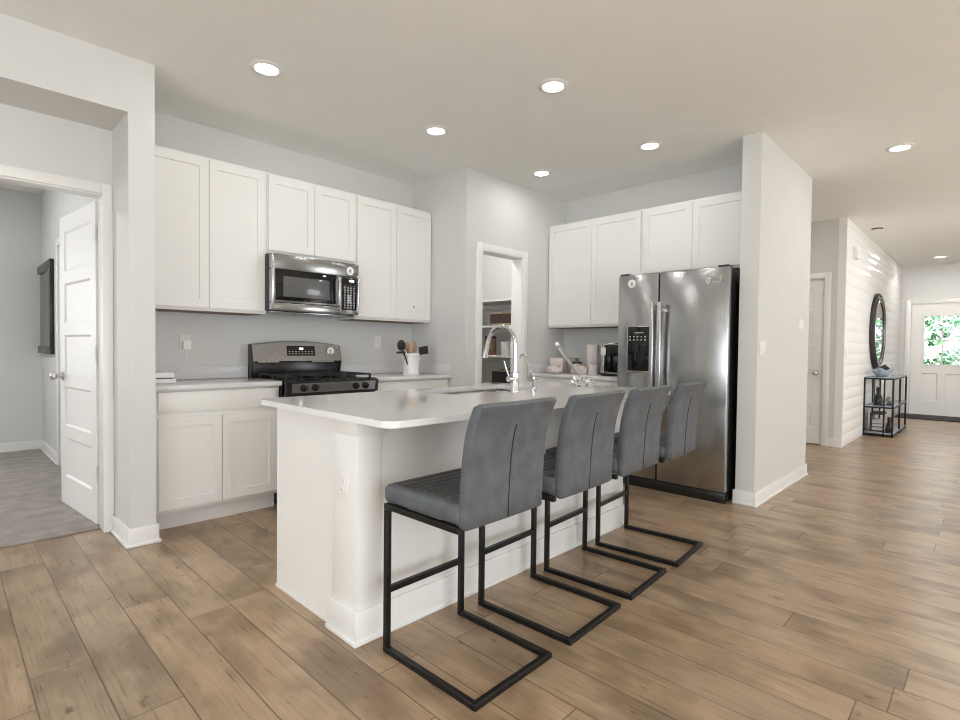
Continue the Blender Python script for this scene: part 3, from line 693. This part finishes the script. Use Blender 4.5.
# ---------------------------------------------------------------- bar stools
def make_stool():
    t = thing('bar_stool', '', 'bar stool')
    hw, r = .2065, .011   # half width, half tube
    def sq(p, q, a=r):
        (x0, y0, z0), (x1, y1, z1) = p, q
        return MB().box((min(x0, x1)-a, min(y0, y1)-a, min(z0, z1)-a), (max(x0, x1)+a, max(y0, y1)+a, max(z0, z1)+a), .002, 1)
    y0, yr, zt = -.011, -.472, .553
    for s in (-1, 1):
        x = s*(hw-r)
        sq((x, y0, 2*r+r), (x, y0, zt-2*r)).build('leg', 'iron', t)
        sq((x, yr+2*r, r), (x, y0, r)).build('floor_rail', 'iron', t)
        sq((x, -.385, zt), (x, y0, zt)).build('seat_rail', 'iron', t)
    sq((-hw+r, yr, r), (hw-r, yr, r)).build('rear_bar', 'iron', t)
    sq((-hw+3*r, y0, .236), (hw-3*r, y0, .236)).build('footrest', 'iron', t)
    for ya in (-.06, -.32): MB().box((-hw+2*r, ya, zt-r), (hw-2*r, ya+.025, zt+r)).build('cross_brace', 'iron', t)
    # seat
    se = MB().box((-.203, -.405, .5645), (.203, .012, .634), .022, 4).build('seat', 'leather', t)
    mb = MB()
    for k in range(9):   # channel stitched ribs across the seat
        ya = -.375+.0405*k
        prof = [(ya+.0405*(.5+.5*math.sin(a)) , .6315+.0085*math.cos(a)) for a in [-PI/2+PI*i/8 for i in range(9)]]
        prof = [(ya, .628)] + prof + [(ya+.0405, .628)]
        mb.prism(prof, 'x', -.172, .172)
    mb.build('channel_panel', 'leather_dark', se)['label'] = 'dark ribbed seat panel'
    # backrest: a curved slab, profile (y front, z)
    prof = [(-.394, .558), (-.393, .566), (-.394, .62), (-.398, .70), (-.404, .78), (-.411, .83), (-.420, .87), (-.436, .92), (-.455, .962), (-.460, .971)]
    th = .039; nx = 12; bm = bmesh.new(); rings = []
    zs = [p[1] for p in prof]
    def sect(y, z, shrink, tt):
        pts = []
        for i in range(nx+1):
            u = -1+2*i/nx; x = u*(.198-shrink); bow = .003*(1-u*u); pts.append((x, y-bow, z))
        return pts
    cols = []
    for k, (y, z) in enumerate(prof):
        edge = .008 if k in (0, len(prof)-1) else 0
        fr_ = sect(y-edge*1.2, z, edge, th); bk = sect(y-th+edge*1.2, z, edge, th)
        # rounded vertical edges
        loop = [bm.verts.new(p) for p in fr_]
        loop += [bm.verts.new((.198-edge+.006, y-th/2, z))]
        loop += [bm.verts.new(p) for p in reversed(bk)]
        loop += [bm.verts.new((-.198+edge-.006, y-th/2, z))]
        cols.append(loop)
    for A, B in zip(cols, cols[1:]):
        n = len(A)
        for i in range(n): bm.faces.new((A[i], A[(i+1) % n], B[(i+1) % n], B[i]))
    bm.faces.new(cols[0]); bm.faces.new(cols[-1])
    bmesh.ops.recalc_face_normals(bm, faces=bm.faces[:])
    mb = MB(); mb.add(bm); ba = mb.build('backrest', 'leather', t, 50)
    # seam down the middle of the back
    sp = [(0, y-th-.0030, z) for y, z in prof[1:6]] + [(0, -.4195-th-.0030, .868), (0, -.4265-th-.0030, .89)]
    MB().tube(sp, .0026, 6).build('seam', 'thread', ba)
    return t
stool = make_stool()
sl_ = ['grey leather bar stool nearest the camera, its seat in full view', 'grey leather bar stool second from the camera, between the sink faucet and the floor',
       'grey leather bar stool third from the camera, before the refrigerator dispenser', 'grey leather bar stool farthest from the camera, overlapping the right refrigerator door']
sl_[1] = 'second grey leather bar stool from the camera along the island'
sl_[2] = 'third grey leather bar stool from the camera, below the refrigerator dispenser'
for i, (x, y, a) in enumerate(((1.374, 1.640, 1.0), (1.888, 1.648, 2.4), (2.388, 1.668, 3.6), (2.895, 1.683, 4.6))):
    o = stool if i == 0 else copy_tree(stool)
    o.location = (x, y, 0); o.rotation_euler = (0, 0, math.radians(a)); tag(o, sl_[i], 'bar stool', 'grey bar stools along the island')

# ---------------------------------------------------------------- counter things by the range
ck = thing('utensil_crock', 'white ceramic crock with side handles full of kitchen utensils', 'crock', (2.905, 3.68, .902))
MB().lathe([(0, .0), (.068, .0), (.072, .006), (.072, .03), (.068, .034), (.068, .165), (.074, .17), (.074, .192), (.065, .192), (.062, .18), (.061, .012), (0, .010)]).build('pot', 'ceramic', ck)
for s in (-1, 1): MB().tube([(s*.066, 0, .13), (s*.092, 0, .135), (s*.096, 0, .15), (s*.068, 0, .162)], .007).build('handle', 'ceramic', ck)
UT = 'utensils in the crock'
def utensil(name, label, cat, dx, dy, lean, L, head, m, hm=None):
    """a tool standing in the crock: lean = (dx,dy) at its top"""
    b = Vector((dx*.5, dy*.5, .02)); tp = Vector((dx+lean[0], dy+lean[1], L)); d = (tp-b).normalized()
    t = thing(name, label, cat, (2.905, 3.68, .902))
    MB().tube([b, tp], .0055, 8).build('handle', m, t)
    mb = MB(); side = Vector((1, 0, 0)); side = (side-d*side.dot(d)).normalized(); nr = d.cross(side)
    def disc(wd, ln, th, off=0):
        bm = bmesh.new(); bmesh.ops.create_uvsphere(bm, u_segments=16, v_segments=8, radius=1)
        m4 = Matrix((side*wd, d*ln, nr*th)).transposed().to_4x4(); m4.translation = tp+d*(ln*.8+off); mb.add(bm, m4)
    if head == 'spoon': disc(.028, .042, .009)
    elif head == 'ladle': disc(.046, .048, .014)
    elif head == 'low':
        bm = bmesh.new(); bmesh.ops.create_uvsphere(bm, u_segments=16, v_segments=8, radius=1); m4 = Matrix(((.05, 0, .008), (0, .02, 0), (0, 0, .011))).to_4x4(); m4.translation = tp+Vector((-.035, 0, .006)); mb.add(bm, m4)
    elif head == 'turner':
        bm = bmesh.new(); bmesh.ops.create_cube(bm, size=1); m4 = Matrix(((.10, -.01, 0), (0, 0, .006), (.015, .07, 0))).to_4x4(); m4.translation = tp+Vector((.04, 0, .018)); mb.add(bm, m4)
    elif head == 'whisk':
        for k in range(6):
            a = PI*k/6; u = side*math.cos(a)+nr*math.sin(a)
            mb.tube([tp + u*(.024*math.sin(PI*q/10))*(1) + d*(.09*(1-math.cos(PI*q/10))/2) if q < 6 else tp + u*.024*math.sin(PI*q/10) + d*(.09*(1-math.cos(PI*q/10))/2) for q in range(11)], .0014, 5)
    mb.build('head', hm or m, t)
utensil('slotted_spoon', 'large round black slotted spoon at the left of the crock', 'utensil', -.035, .0, (-.058, 0), .225, 'ladle', 'matteblack')
utensil('spatula', 'black spatula leaning lowest over the left rim of the crock', 'utensil', -.045, -.03, (-.06, -.01), .195, 'low', 'matteblack')
utensil('wooden_spoon', 'brown wooden spoon at the left of the wooden ones in the crock', 'utensil', -.012, .01, (-.018, 0), .215, 'spoon', 'wood')
utensil('wooden_spoon', 'brown wooden spoon standing tallest in the middle of the crock', 'utensil', .006, -.02, (.006, 0), .225, 'spoon', 'wood')
utensil('wooden_spoon', 'brown wooden spoon at the right of the wooden ones in the crock', 'utensil', .028, .012, (.022, .01), .205, 'spoon', 'wood')
utensil('wooden_spoon', 'pale wooden spoon leaning at the front of the crock', 'utensil', -.002, -.035, (-.03, -.012), .20, 'spoon', 'wood')
utensil('whisk', 'silver wire whisk standing at the back of the crock', 'utensil', .012, .03, (.012, .03), .205, 'whisk', 'chrome')
utensil('slotted_turner', 'black turner leaning over the right rim of the crock', 'utensil', .045, .0, (.055, 0), .200, 'turner', 'matteblack')
# router, its charger and cord
ro_ = thing('router', 'white flat router box on the left counter by the wall corner', 'router', (1.005, 3.84, .902)); 
box((-.11, -.07, .0), (.07, .07, .028), .005).build('base', 'plastic', ro_); box((-.11, -.07, .034), (.06, .07, .068), .006).build('cover', 'plastic', ro_); box((-.10, -.06, .028), (.055, .06, .034)).build('vent_gap', 'slot', ro_)
cg = thing('charger', 'white plug-in charger with a thin cord above the left counter', 'charger', (1.245, 4.155, 1.145))
box((-.026, -.042, -.03), (.026, -.0035, .032), .005).build('plug', 'plastic', cg)
MB().tube([(0, -.022, -.028), (-.004, -.03, -.07), (-.02, -.04, -.12), (-.05, -.08, -.165), (-.1, -.16, -.195), (-.15, -.22, -.205), (-.168, -.246, -.205)], .0025, 6).build('cord', 'ivory', cg)
# ---------------------------------------------------------------- counter by the refrigerator
cm = thing('coffee_maker', 'black and silver single-cup coffee maker beside the refrigerator', 'coffee maker', (4.42, 2.55, .902), -PI/2)
box((-.085, -.13, 0), (.115, .14, .025), .008).build('base', 'black', cm); box((-.045, -.01, .0255), (.115, .14, .285), .012).build('housing', 'black', cm)
box((-.045, -.12, .19), (.115, -.0105, .285), .014).build('brew_head', 'black', cm); MB().box((-.085, -.125, .0255), (-.046, .12, .28), .006).build('side_panel', 'steel_h', cm)
box((-.080, -.128, .19), (-.03, -.1255, .26), .001).build('display', 'ivory', cm); MB().tube([(-.07, -.12, .283), (.02, -.10, .302), (.10, -.02, .305)], .007).build('lid_handle', 'chrome', cm); box((-.04, -.125, .0255), (.09, -.03, .034), .003).build('drip_tray', 'steel_h', cm)
MB().tube([(-.086, .06, .22), (-.12, .06, .225), (-.135, .06, .20), (-.128, .06, .17), (-.115, .06, .12), (-.105, .06, .08), (-.098, .06, .012)], .006).build('power_cord', 'matteblack', cm)
pt = thing('paper_towel_roll', 'tall grey-white paper towel roll on the counter before the wall', 'paper towel', (4.58, 2.90, .902))
MB().lathe([(0, 0), (.075, 0), (.075, .008), (.01, .01), (0, .01)]).build('holder', 'nickel', pt); MB().lathe([(.018, .011), (.058, .011), (.06, .014), (.06, .286), (.058, .289), (.018, .289)]).build('roll', 'paper', pt)
cn = thing('canister', 'small pale canister between the paper towel and coffee maker', 'canister', (4.33, 2.735, .902))
MB().lathe([(0, 0), (.042, 0), (.044, .004), (.044, .082), (0, .082)]).build('body', 'paper', cn); MB().lathe([(.045, .083), (.045, .095), (.04, .1), (0, .101)]).build('lid', 'paper', cn)
bx = thing('snack_box', 'pink and white carton standing at the left end of the counter', 'carton', (4.52, 3.27, .902), .1); box((-.05, -.075, 0), (.05, .075, .15), .002).build('carton', 'pinkbox', bx); box((-.0506, -.06, .015), (-.0496, .06, .05)).build('print', 'redprint', bx)
def bag(label, loc, sx, sy, sz, m):
    t = thing('snack_bag', label, 'snack bag', loc); bm = bmesh.new(); bmesh.ops.create_icosphere(bm, subdivisions=3, radius=1)
    for v in bm.verts:
        n = random.uniform(.86, 1.1); v.co = Vector((v.co.x*sx*n, v.co.y*sy*n, max(v.co.z, -.75)*sz*n)); v.co.z = max(v.co.z, -sz*.75)
        v.co.z += sz*.75
    mb = MB(); mb.add(bm); mb.build('pouch', m, t); mb = MB(); mb.box((-sx*.3, -sy*.7, sz*1.1), (-sx*.12, sy*.5, sz*1.5), .004); mb.build('seal', 'redprint', t)
bag('crumpled pale snack bag on the left end of the counter, before the carton', (4.30, 3.16, .902), .05, .085, .05, 'pinkbox')
bag('crumpled pale snack bag before the paper towel roll', (4.34, 2.86, .902), .05, .07, .05, 'pinkbox')
tn = thing('tea_tin', 'grey-green tin behind the snack bags on the counter', 'tin', (4.60, 3.145, .902)); box((-.04, -.045, 0), (.04, .045, .135), .004).build('body', 'greygreen', tn); box((-.042, -.047, .136), (.042, .047, .155), .004).build('lid', 'greygreen', tn)
jr = thing('jar', 'wide jar with a black lid between the tin and paper towel', 'jar', (4.50, 3.035, .902)); MB().lathe([(0, 0), (.052, 0), (.055, .005), (.055, .09), (.048, .098), (0, .098)]).build('body', 'pinkbox', jr); MB().lathe([(.05, .099), (.05, .118), (0, .12)]).build('lid', 'black', jr)

# ---------------------------------------------------------------- pantry
for z, lab in ((1.66, 'top white pantry shelf, nothing on it'), (1.375, 'white pantry shelf under the brown basket'), (1.045, 'white pantry shelf holding jars and canisters'), (.725, 'white pantry shelf under the black basket')):
    t = thing('pantry_shelf', lab, 'shelf', (4.68, 4.36, z), 0, 'pantry shelves'); box((-.38, -.838, 0), (0, .838, .02), .002).build('board', 'trim', t); box((-.016, -.838, -.045), (0, .838, -.0005), .002).build('cleat', 'trim', t)
def basket(label, loc, wd, dp, h, m):
    t = thing('basket', label, 'basket', loc); bm = bmesh.new()
    mb = MB(); a, b = dp/2, wd/2; th = .008
    for p, q in (((-a, -b, 0), (a, b, th)), ((-a, -b, th), (-a+th, b, h)), ((a-th, -b, th), (a, b, h)), ((-a+th, -b, th), (a-th, -b+th, h)), ((-a+th, b-th, th), (a-th, b, h))): mb.box(p, q)
    mb.build('body', m, t)
    mb = MB()
    for z in (.0, h-.02): mb.box((-a-.003, -b-.003, z), (-a+.0, b+.003, z+.022), .002)
    mb.build('band', 'tan', t)
    MB().tube([(-a-.006, -.03, h-.012), (-a-.012, -.03, h+.03), (-a-.012, .03, h+.03), (-a-.006, .03, h-.012)], .003, 6).build('handle', 'nickel', t)
basket('dark brown fabric basket on an upper pantry shelf', (4.47, 3.86, 1.396), .42, .30, .145, 'brown_fabric')
basket('black basket with tan rims on the lowest pantry shelf', (4.47, 3.87, .746), .32, .30, .165, 'dark_fabric')
for k, (y, lab) in enumerate(((4.195, 'glass jar with dark lid on the pantry shelf, left one of the pair'), (4.115, 'glass jar with dark lid on the pantry shelf, right one of the pair'))):
    t = thing('storage_jar', lab, 'jar', (4.42, y, 1.066)); MB().lathe([(0, 0), (.036, 0), (.038, .005), (.038, .18), (.034, .19), (0, .19)]).build('body', 'book', t); MB().lathe([(.037, .191), (.037, .215), (0, .216)]).build('lid', 'matteblack', t)
for y, r, h, lab in ((3.89, .058, .135, 'wide white canister on the pantry shelf'), (3.775, .045, .11, 'smaller white canister at the right of the pantry shelf')):
    t = thing('pantry_canister', lab, 'canister', (4.40, y, 1.066)); MB().lathe([(0, 0), (r, 0), (r+.002, .004), (r+.002, h), (0, h)]).build('body', 'ceramic', t); MB().lathe([(r+.004, h+.001), (r+.004, h+.016), (r-.01, h+.02), (0, h+.02)]).build('lid', 'plastic', t)

# ---------------------------------------------------------------- bedroom picture
pf = thing('framed_mirror', 'tall black framed mirror on the bedroom wall beyond the open door', 'mirror', (.80, 7.0, 1.5), 0)
mb = MB()
for a, b in (((-.035, -.49, -.46), (0, .49, -.38)), ((-.035, -.49, .38), (0, .49, .46)), ((-.035, -.49, -.38), (0, -.41, .38)), ((-.035, .41, -.38), (0, .49, .38))): mb.box(a, b, .006)
mb.build('frame', 'black', pf); box((-.014, -.41, -.38), (-.001, .41, .38)).build('glass', 'mirror', pf)

# ---------------------------------------------------------------- hallway
cs = thing('console_table', 'black metal console table with two lower shelves under the round mirror', 'console table', (8.95, 1.0, 0))
CL, CD, CH = 1.36, .315, .775
k = 0
for x in (0.0, CL/2, CL):
    for y in (0.0, CD):
        MB().box((x-.011, y-.011, 0), (x+.011, y+.011, CH), .002).build('leg', 'iron', cs)
for x in (0, ): 
    MB().box((x-.009, CD*.30-.009, 0), (x+.009, CD*.30+.009, CH)).build('leg', 'iron', cs); MB().box((x-.006, CD*.64-.006, .40), (x+.006, CD*.64+.006, CH)).build('leg', 'iron', cs)
for z in (.018, .385, CH):
    mb = MB(); mb.box((-.011, -.011, z), (CL+.011, .011, z+.022), .002); mb.box((-.011, CD-.011, z), (CL+.011, CD+.011, z+.022), .002); mb.box((-.011, .011, z), (.011, CD-.011, z+.022), .002); mb.box((CL-.011, .011, z), (CL+.011, CD-.011, z+.022), .002); mb.build('rim', 'iron', cs)
    box((-.009, -.009, z+.0225), (CL+.009, CD+.009, z+.032), .002).build('shelf' if z < .7 else 'tabletop', 'blueglass', cs)
mr = thing('round_mirror', 'large round mirror in a thick black woven frame above the console', 'mirror', (9.80, 1.318, 1.45))
N = 40; mb = MB(); mb.tube([(.49*math.cos(2*PI*k/N), -.028, .49*math.sin(2*PI*k/N)) for k in range(N)], .030, 12, closed=True)
mb.tube([(.54*math.cos(2*PI*k/N), -.020, .54*math.sin(2*PI*k/N)) for k in range(N)], .030, 10, closed=True); mb.build('frame', 'rattan', mr)
mb = MB(); mb.tube([(.50*math.cos(2*PI*k/N), -.055, .50*math.sin(2*PI*k/N)) for k in range(N)], .008, 8, closed=True); mb.tube([(.455*math.cos(2*PI*k/N), -.045, .455*math.sin(2*PI*k/N)) for k in range(N)], .009, 8, closed=True); mb.build('bead', 'nickel', mr)
MB().cyl((0, -.03, 0), (0, -.036, 0), .46, seg=48).build('glass', 'mirror', mr)
MB().cyl((0, 0, 0), (0, -.029, 0), .53, seg=40).build('backing', 'matteblack', mr)
# things on the console
bw = thing('decorative_bowl', 'silvery blue wavy glass bowl on top of the console table', 'bowl', (9.15, 1.15, .808))
bm = bmesh.new(); rings = []
for r, z in ((.05, 0), (.09, .012), (.13, .05), (.165, .10), (.16, .103), (.125, .056), (.085, .02), (.0, .016)):
    if r == 0: continue
    rings.append([bm.verts.new((r*(1+.10*math.sin(5*a)*(z/.1))*math.cos(a), .75*r*(1+.10*math.sin(5*a)*(z/.1))*math.sin(a), z+.016*math.sin(5*a)*(z/.1))) for a in [2*PI*j/40 for j in range(40)]])
for A, B in zip(rings, rings[1:]):
    for j in range(40): bm.faces.new((A[j], A[(j+1) % 40], B[(j+1) % 40], B[j]))
bm.faces.new(rings[0]); bm.faces.new(rings[-1])
mb = MB(); mb.add(bm); mb.build('bowl', 'blueglass', bw)
hm = thing('house_ornament', 'small dark peaked house ornament behind the bowl on the console top', 'ornament', (9.50, 1.16, .808))
MB().box((-.07, -.06, 0), (.07, .06, .10), .004).build('body', 'ceramic', hm); MB().prism([(-.09, .09), (0, .17), (.09, .09), (.07, .085), (-.07, .085)], 'x', -.085, .085, .002).build('roof', 'black', hm)
def figurine(label, loc, s):
    t = thing('figurine', label, 'figurine', loc, 0)
    MB().box((-.05*s, -.05*s, 0), (.05*s, .05*s, .02*s), .003).build('plinth', 'black', t)
    mb = MB(); mb.lathe([(0, .02*s), (.045*s, .022*s), (.055*s, .06*s), (.045*s, .11*s), (.026*s, .16*s), (.022*s, .185*s), (.03*s, .205*s), (.030*s, .225*s), (.015*s, .245*s), (0, .25*s)], seg=16)
    mb.cyl((-.012*s, .014*s, .235*s), (-.014*s, .02*s, .27*s), .01*s, .002*s, 8); mb.cyl((-.012*s, -.014*s, .235*s), (-.014*s, -.02*s, .27*s), .01*s, .002*s, 8); mb.build('body', 'black', t)
figurine('black seated animal figurine on the middle shelf of the console', (9.03, 1.17, .418), 1.0)
figurine('black animal figurine among the books on the lowest shelf of the console', (9.06, 1.045, .051), .85)
orb = thing('decorative_ball', 'round grey ball on a black stand on the middle console shelf', 'ornament', (9.22, 1.06, .418)); MB().box((-.07, -.04, 0), (.07, .04, .02), .003).build('stand', 'black', orb); MB().sphere((0, 0, .071), .051).build('ball', 'greygreen', orb)
bk = thing('display_box', 'black open display box standing on the lowest console shelf', 'box', (9.22, 1.19, .051))
mb = MB(); mb.box((-.15, -.075, .0), (.15, .075, .012)); mb.box((-.15, -.075, .235), (.15, .075, .26)); mb.box((-.15, .06, .012), (.15, .075, .235)); mb.build('frame', 'black', bk)
for k, (dz, m, lab, sc) in enumerate(((.063, 'book', 'brown book at the bottom of the pile in the display box', 1), (.113, 'book', 'brown book in the middle of the pile in the display box', .95), (.163, 'bookwhite', 'pale book on top of the pile in the display box', .9))):
    t = thing('book', lab, 'book', (9.21, 1.185, dz+.0005), 0, 'books in the display box'); box((-.12*sc, -.065*sc, 0), (.12*sc, .065*sc, .006), .001).box((-.12*sc, -.065*sc, .042), (.12*sc, .065*sc, .048), .001).box((-.12*sc, .058*sc, .006), (.12*sc, .065*sc, .042)).build('cover', m, t); box((-.115*sc, -.06*sc, .0065), (.115*sc, .0575*sc, .0415)).build('pages', 'bookwhite', t)
dm = MB().box((11.80, .12, .0), (12.60, 1.30, .016), .005); tag(dm.build('doormat', 'mat'), 'dark patterned doormat inside the front door', 'doormat')
sd = thing('smoke_detector', 'white round smoke detector on the hallway ceiling', 'smoke detector', (8.41, 1.15, ZC)); MB().lathe([(0, 0), (.068, 0), (.068, -.012), (.05, -.03), (.03, -.034), (0, -.034)]).build('housing', 'ivory', sd); MB().lathe([(.052, -.012), (.066, -.0125), (.066, -.016), (.052, -.028)]).build('vent_ring', 'slot', sd)

# ---------------------------------------------------------------- ceiling lights
def ceiling_light():
    t = thing('recessed_light', '', 'ceiling light')
    MB().lathe([(.062, -.004), (.066, -.009), (.082, -.009), (.093, -.002), (.093, 0), (.062, 0)], seg=40).build('trim_ring', 'trim', t)
    MB().lathe([(0, -.0055), (.0615, -.0055), (.0615, -.001), (0, -.001)], seg=40).build('lens', 'lamp', t)
    L = bpy.data.lights.new('bulb', 'AREA'); L.shape = 'DISK'; L.size = .12; L.energy = LAMP_W; L.color = (1, .985, .965)
    o = bpy.data.objects.new('bulb', L); COL.objects.link(o); o.parent = t; o.location = (0, 0, -.0075)
    return t
def power(o, e):
    for ch in o.children:
        if ch.type == 'LIGHT': ch.data = ch.data.copy(); ch.data.energy = e
LAMP_W = 2.6
cl = ceiling_light()
for i, (x, y, lab) in enumerate(((1.34, 3.045, 'recessed ceiling light above the left counter, nearest the bedroom opening'), (2.625, 1.97, 'recessed ceiling light above the island, nearest the camera'), (2.578, 2.993, 'recessed ceiling light in front of the wall cabinet with the sticker'),
        (3.852, 3.007, 'recessed ceiling light in front of the pantry doorway'), (3.902, 1.984, 'recessed ceiling light in front of the refrigerator'), (5.244, .588, 'recessed ceiling light in the open hall right of the wall end'), (11.64, .737, 'recessed ceiling light in front of the front door'))):
    o = cl if i == 0 else copy_tree(cl); o.location = (x, y, ZC); tag(o, lab, 'ceiling light', 'recessed ceiling lights')
    if x > 8: power(o, 13)
# unseen copies of the lamp, added as fill light outside the view
for x, y in ((1.3, -.9), (-1.2, -.9), (3.9, -.9), (-1.2, 1.6), (8.3, .2)):
    o = copy_tree(cl); o.location = (x, y, ZC); tag(o, 'unseen ceiling light added as fill outside the view', 'ceiling light', 'added unseen fill lights')
    if x > 8: power(o, 13)

for x, y, e, lab in ((3.85, 4.05, 14, 'unseen ceiling light added to brighten the pantry'), (-.6, 5.6, 26, 'unseen ceiling light added to brighten the bedroom'), (6.5, 2.6, 13, 'unseen ceiling light added to brighten the corridor behind the wall end')):
    o = copy_tree(cl); o.location = (x, y, ZC); tag(o, lab, 'ceiling light'); power(o, e)  # unseen lamps added to lift the dark pantry, bedroom and corridor
# ---------------------------------------------------------------- outside the front door
tag(box((12.77, -14, -.25), (60, 16, -.16)).build('lawn', 'grass'), 'green lawn outside the front door', 'lawn', None, 'stuff')
tag(box((12.78, -.6, -.149), (14.6, 2.2, -.02)).build('porch', 'concrete'), 'concrete porch slab outside the front door', 'porch')
def foliage(n, c, r, m, size):
    bm = bmesh.new()
    for k in range(n):
        v = Vector((random.gauss(0, 1), random.gauss(0, 1), random.gauss(0, 1))).normalized()*random.uniform(.45, 1)**.6
        p = Vector((c[0]+v.x*r[0], c[1]+v.y*r[1], c[2]+v.z*r[2])); a = Vector((random.uniform(-1, 1), random.uniform(-1, 1), random.uniform(-1, 1))).normalized(); b = a.orthogonal().normalized(); s = size*random.uniform(.6, 1.3)
        bm.faces.new([bm.verts.new(p+a*s), bm.verts.new(p+b*s*.5), bm.verts.new(p-a*s), bm.verts.new(p-b*s*.5)])
    mb = MB(); mb.bm.free(); mb.bm = bm; return mb
for i, (x, y, h, r, mm, lab) in enumerate(((23, 2.2, 3.4, 1.5, 'leaf', 'leafy tree seen at the left of the front door window'), (30, .6, 4.6, 2.4, 'leaf2', 'pale leafy tree seen in the middle of the front door window'), (26, -1.2, 3.6, 1.6, 'leaf', 'leafy tree seen at the right of the front door window'))):
    t = thing('tree', lab, 'tree', (x, y, -.15)); MB().tube([(0, 0, 0), (0, 0, .3), (.1, .05, h*.4), (0, 0, h*.75)], [.16, .15, .12, .05], 10).build('trunk', 'bark', t)
    foliage(420, (0, 0, h*.72), (r, r, h*.33), M[mm], .15).build('crown', mm, t, 0)
for i, (x, y, lab) in enumerate(((18, 1.9, 'green shrub low at the left of the front door window'), (20.5, .75, 'green shrub low in the middle of the front door window'), (22.5, -.6, 'green shrub low at the right of the front door window'))):
    t = thing('shrub', lab, 'shrub', (x, y, -.15)); MB().tube([(0, 0, 0), (0, 0, .7)], [.05, .03], 8).build('stem', 'bark', t); foliage(800, (0, 0, .78), (.7, .7, .75), None, .10).build('crown', 'leaf2' if i == 1 else 'leaf', t, 0)
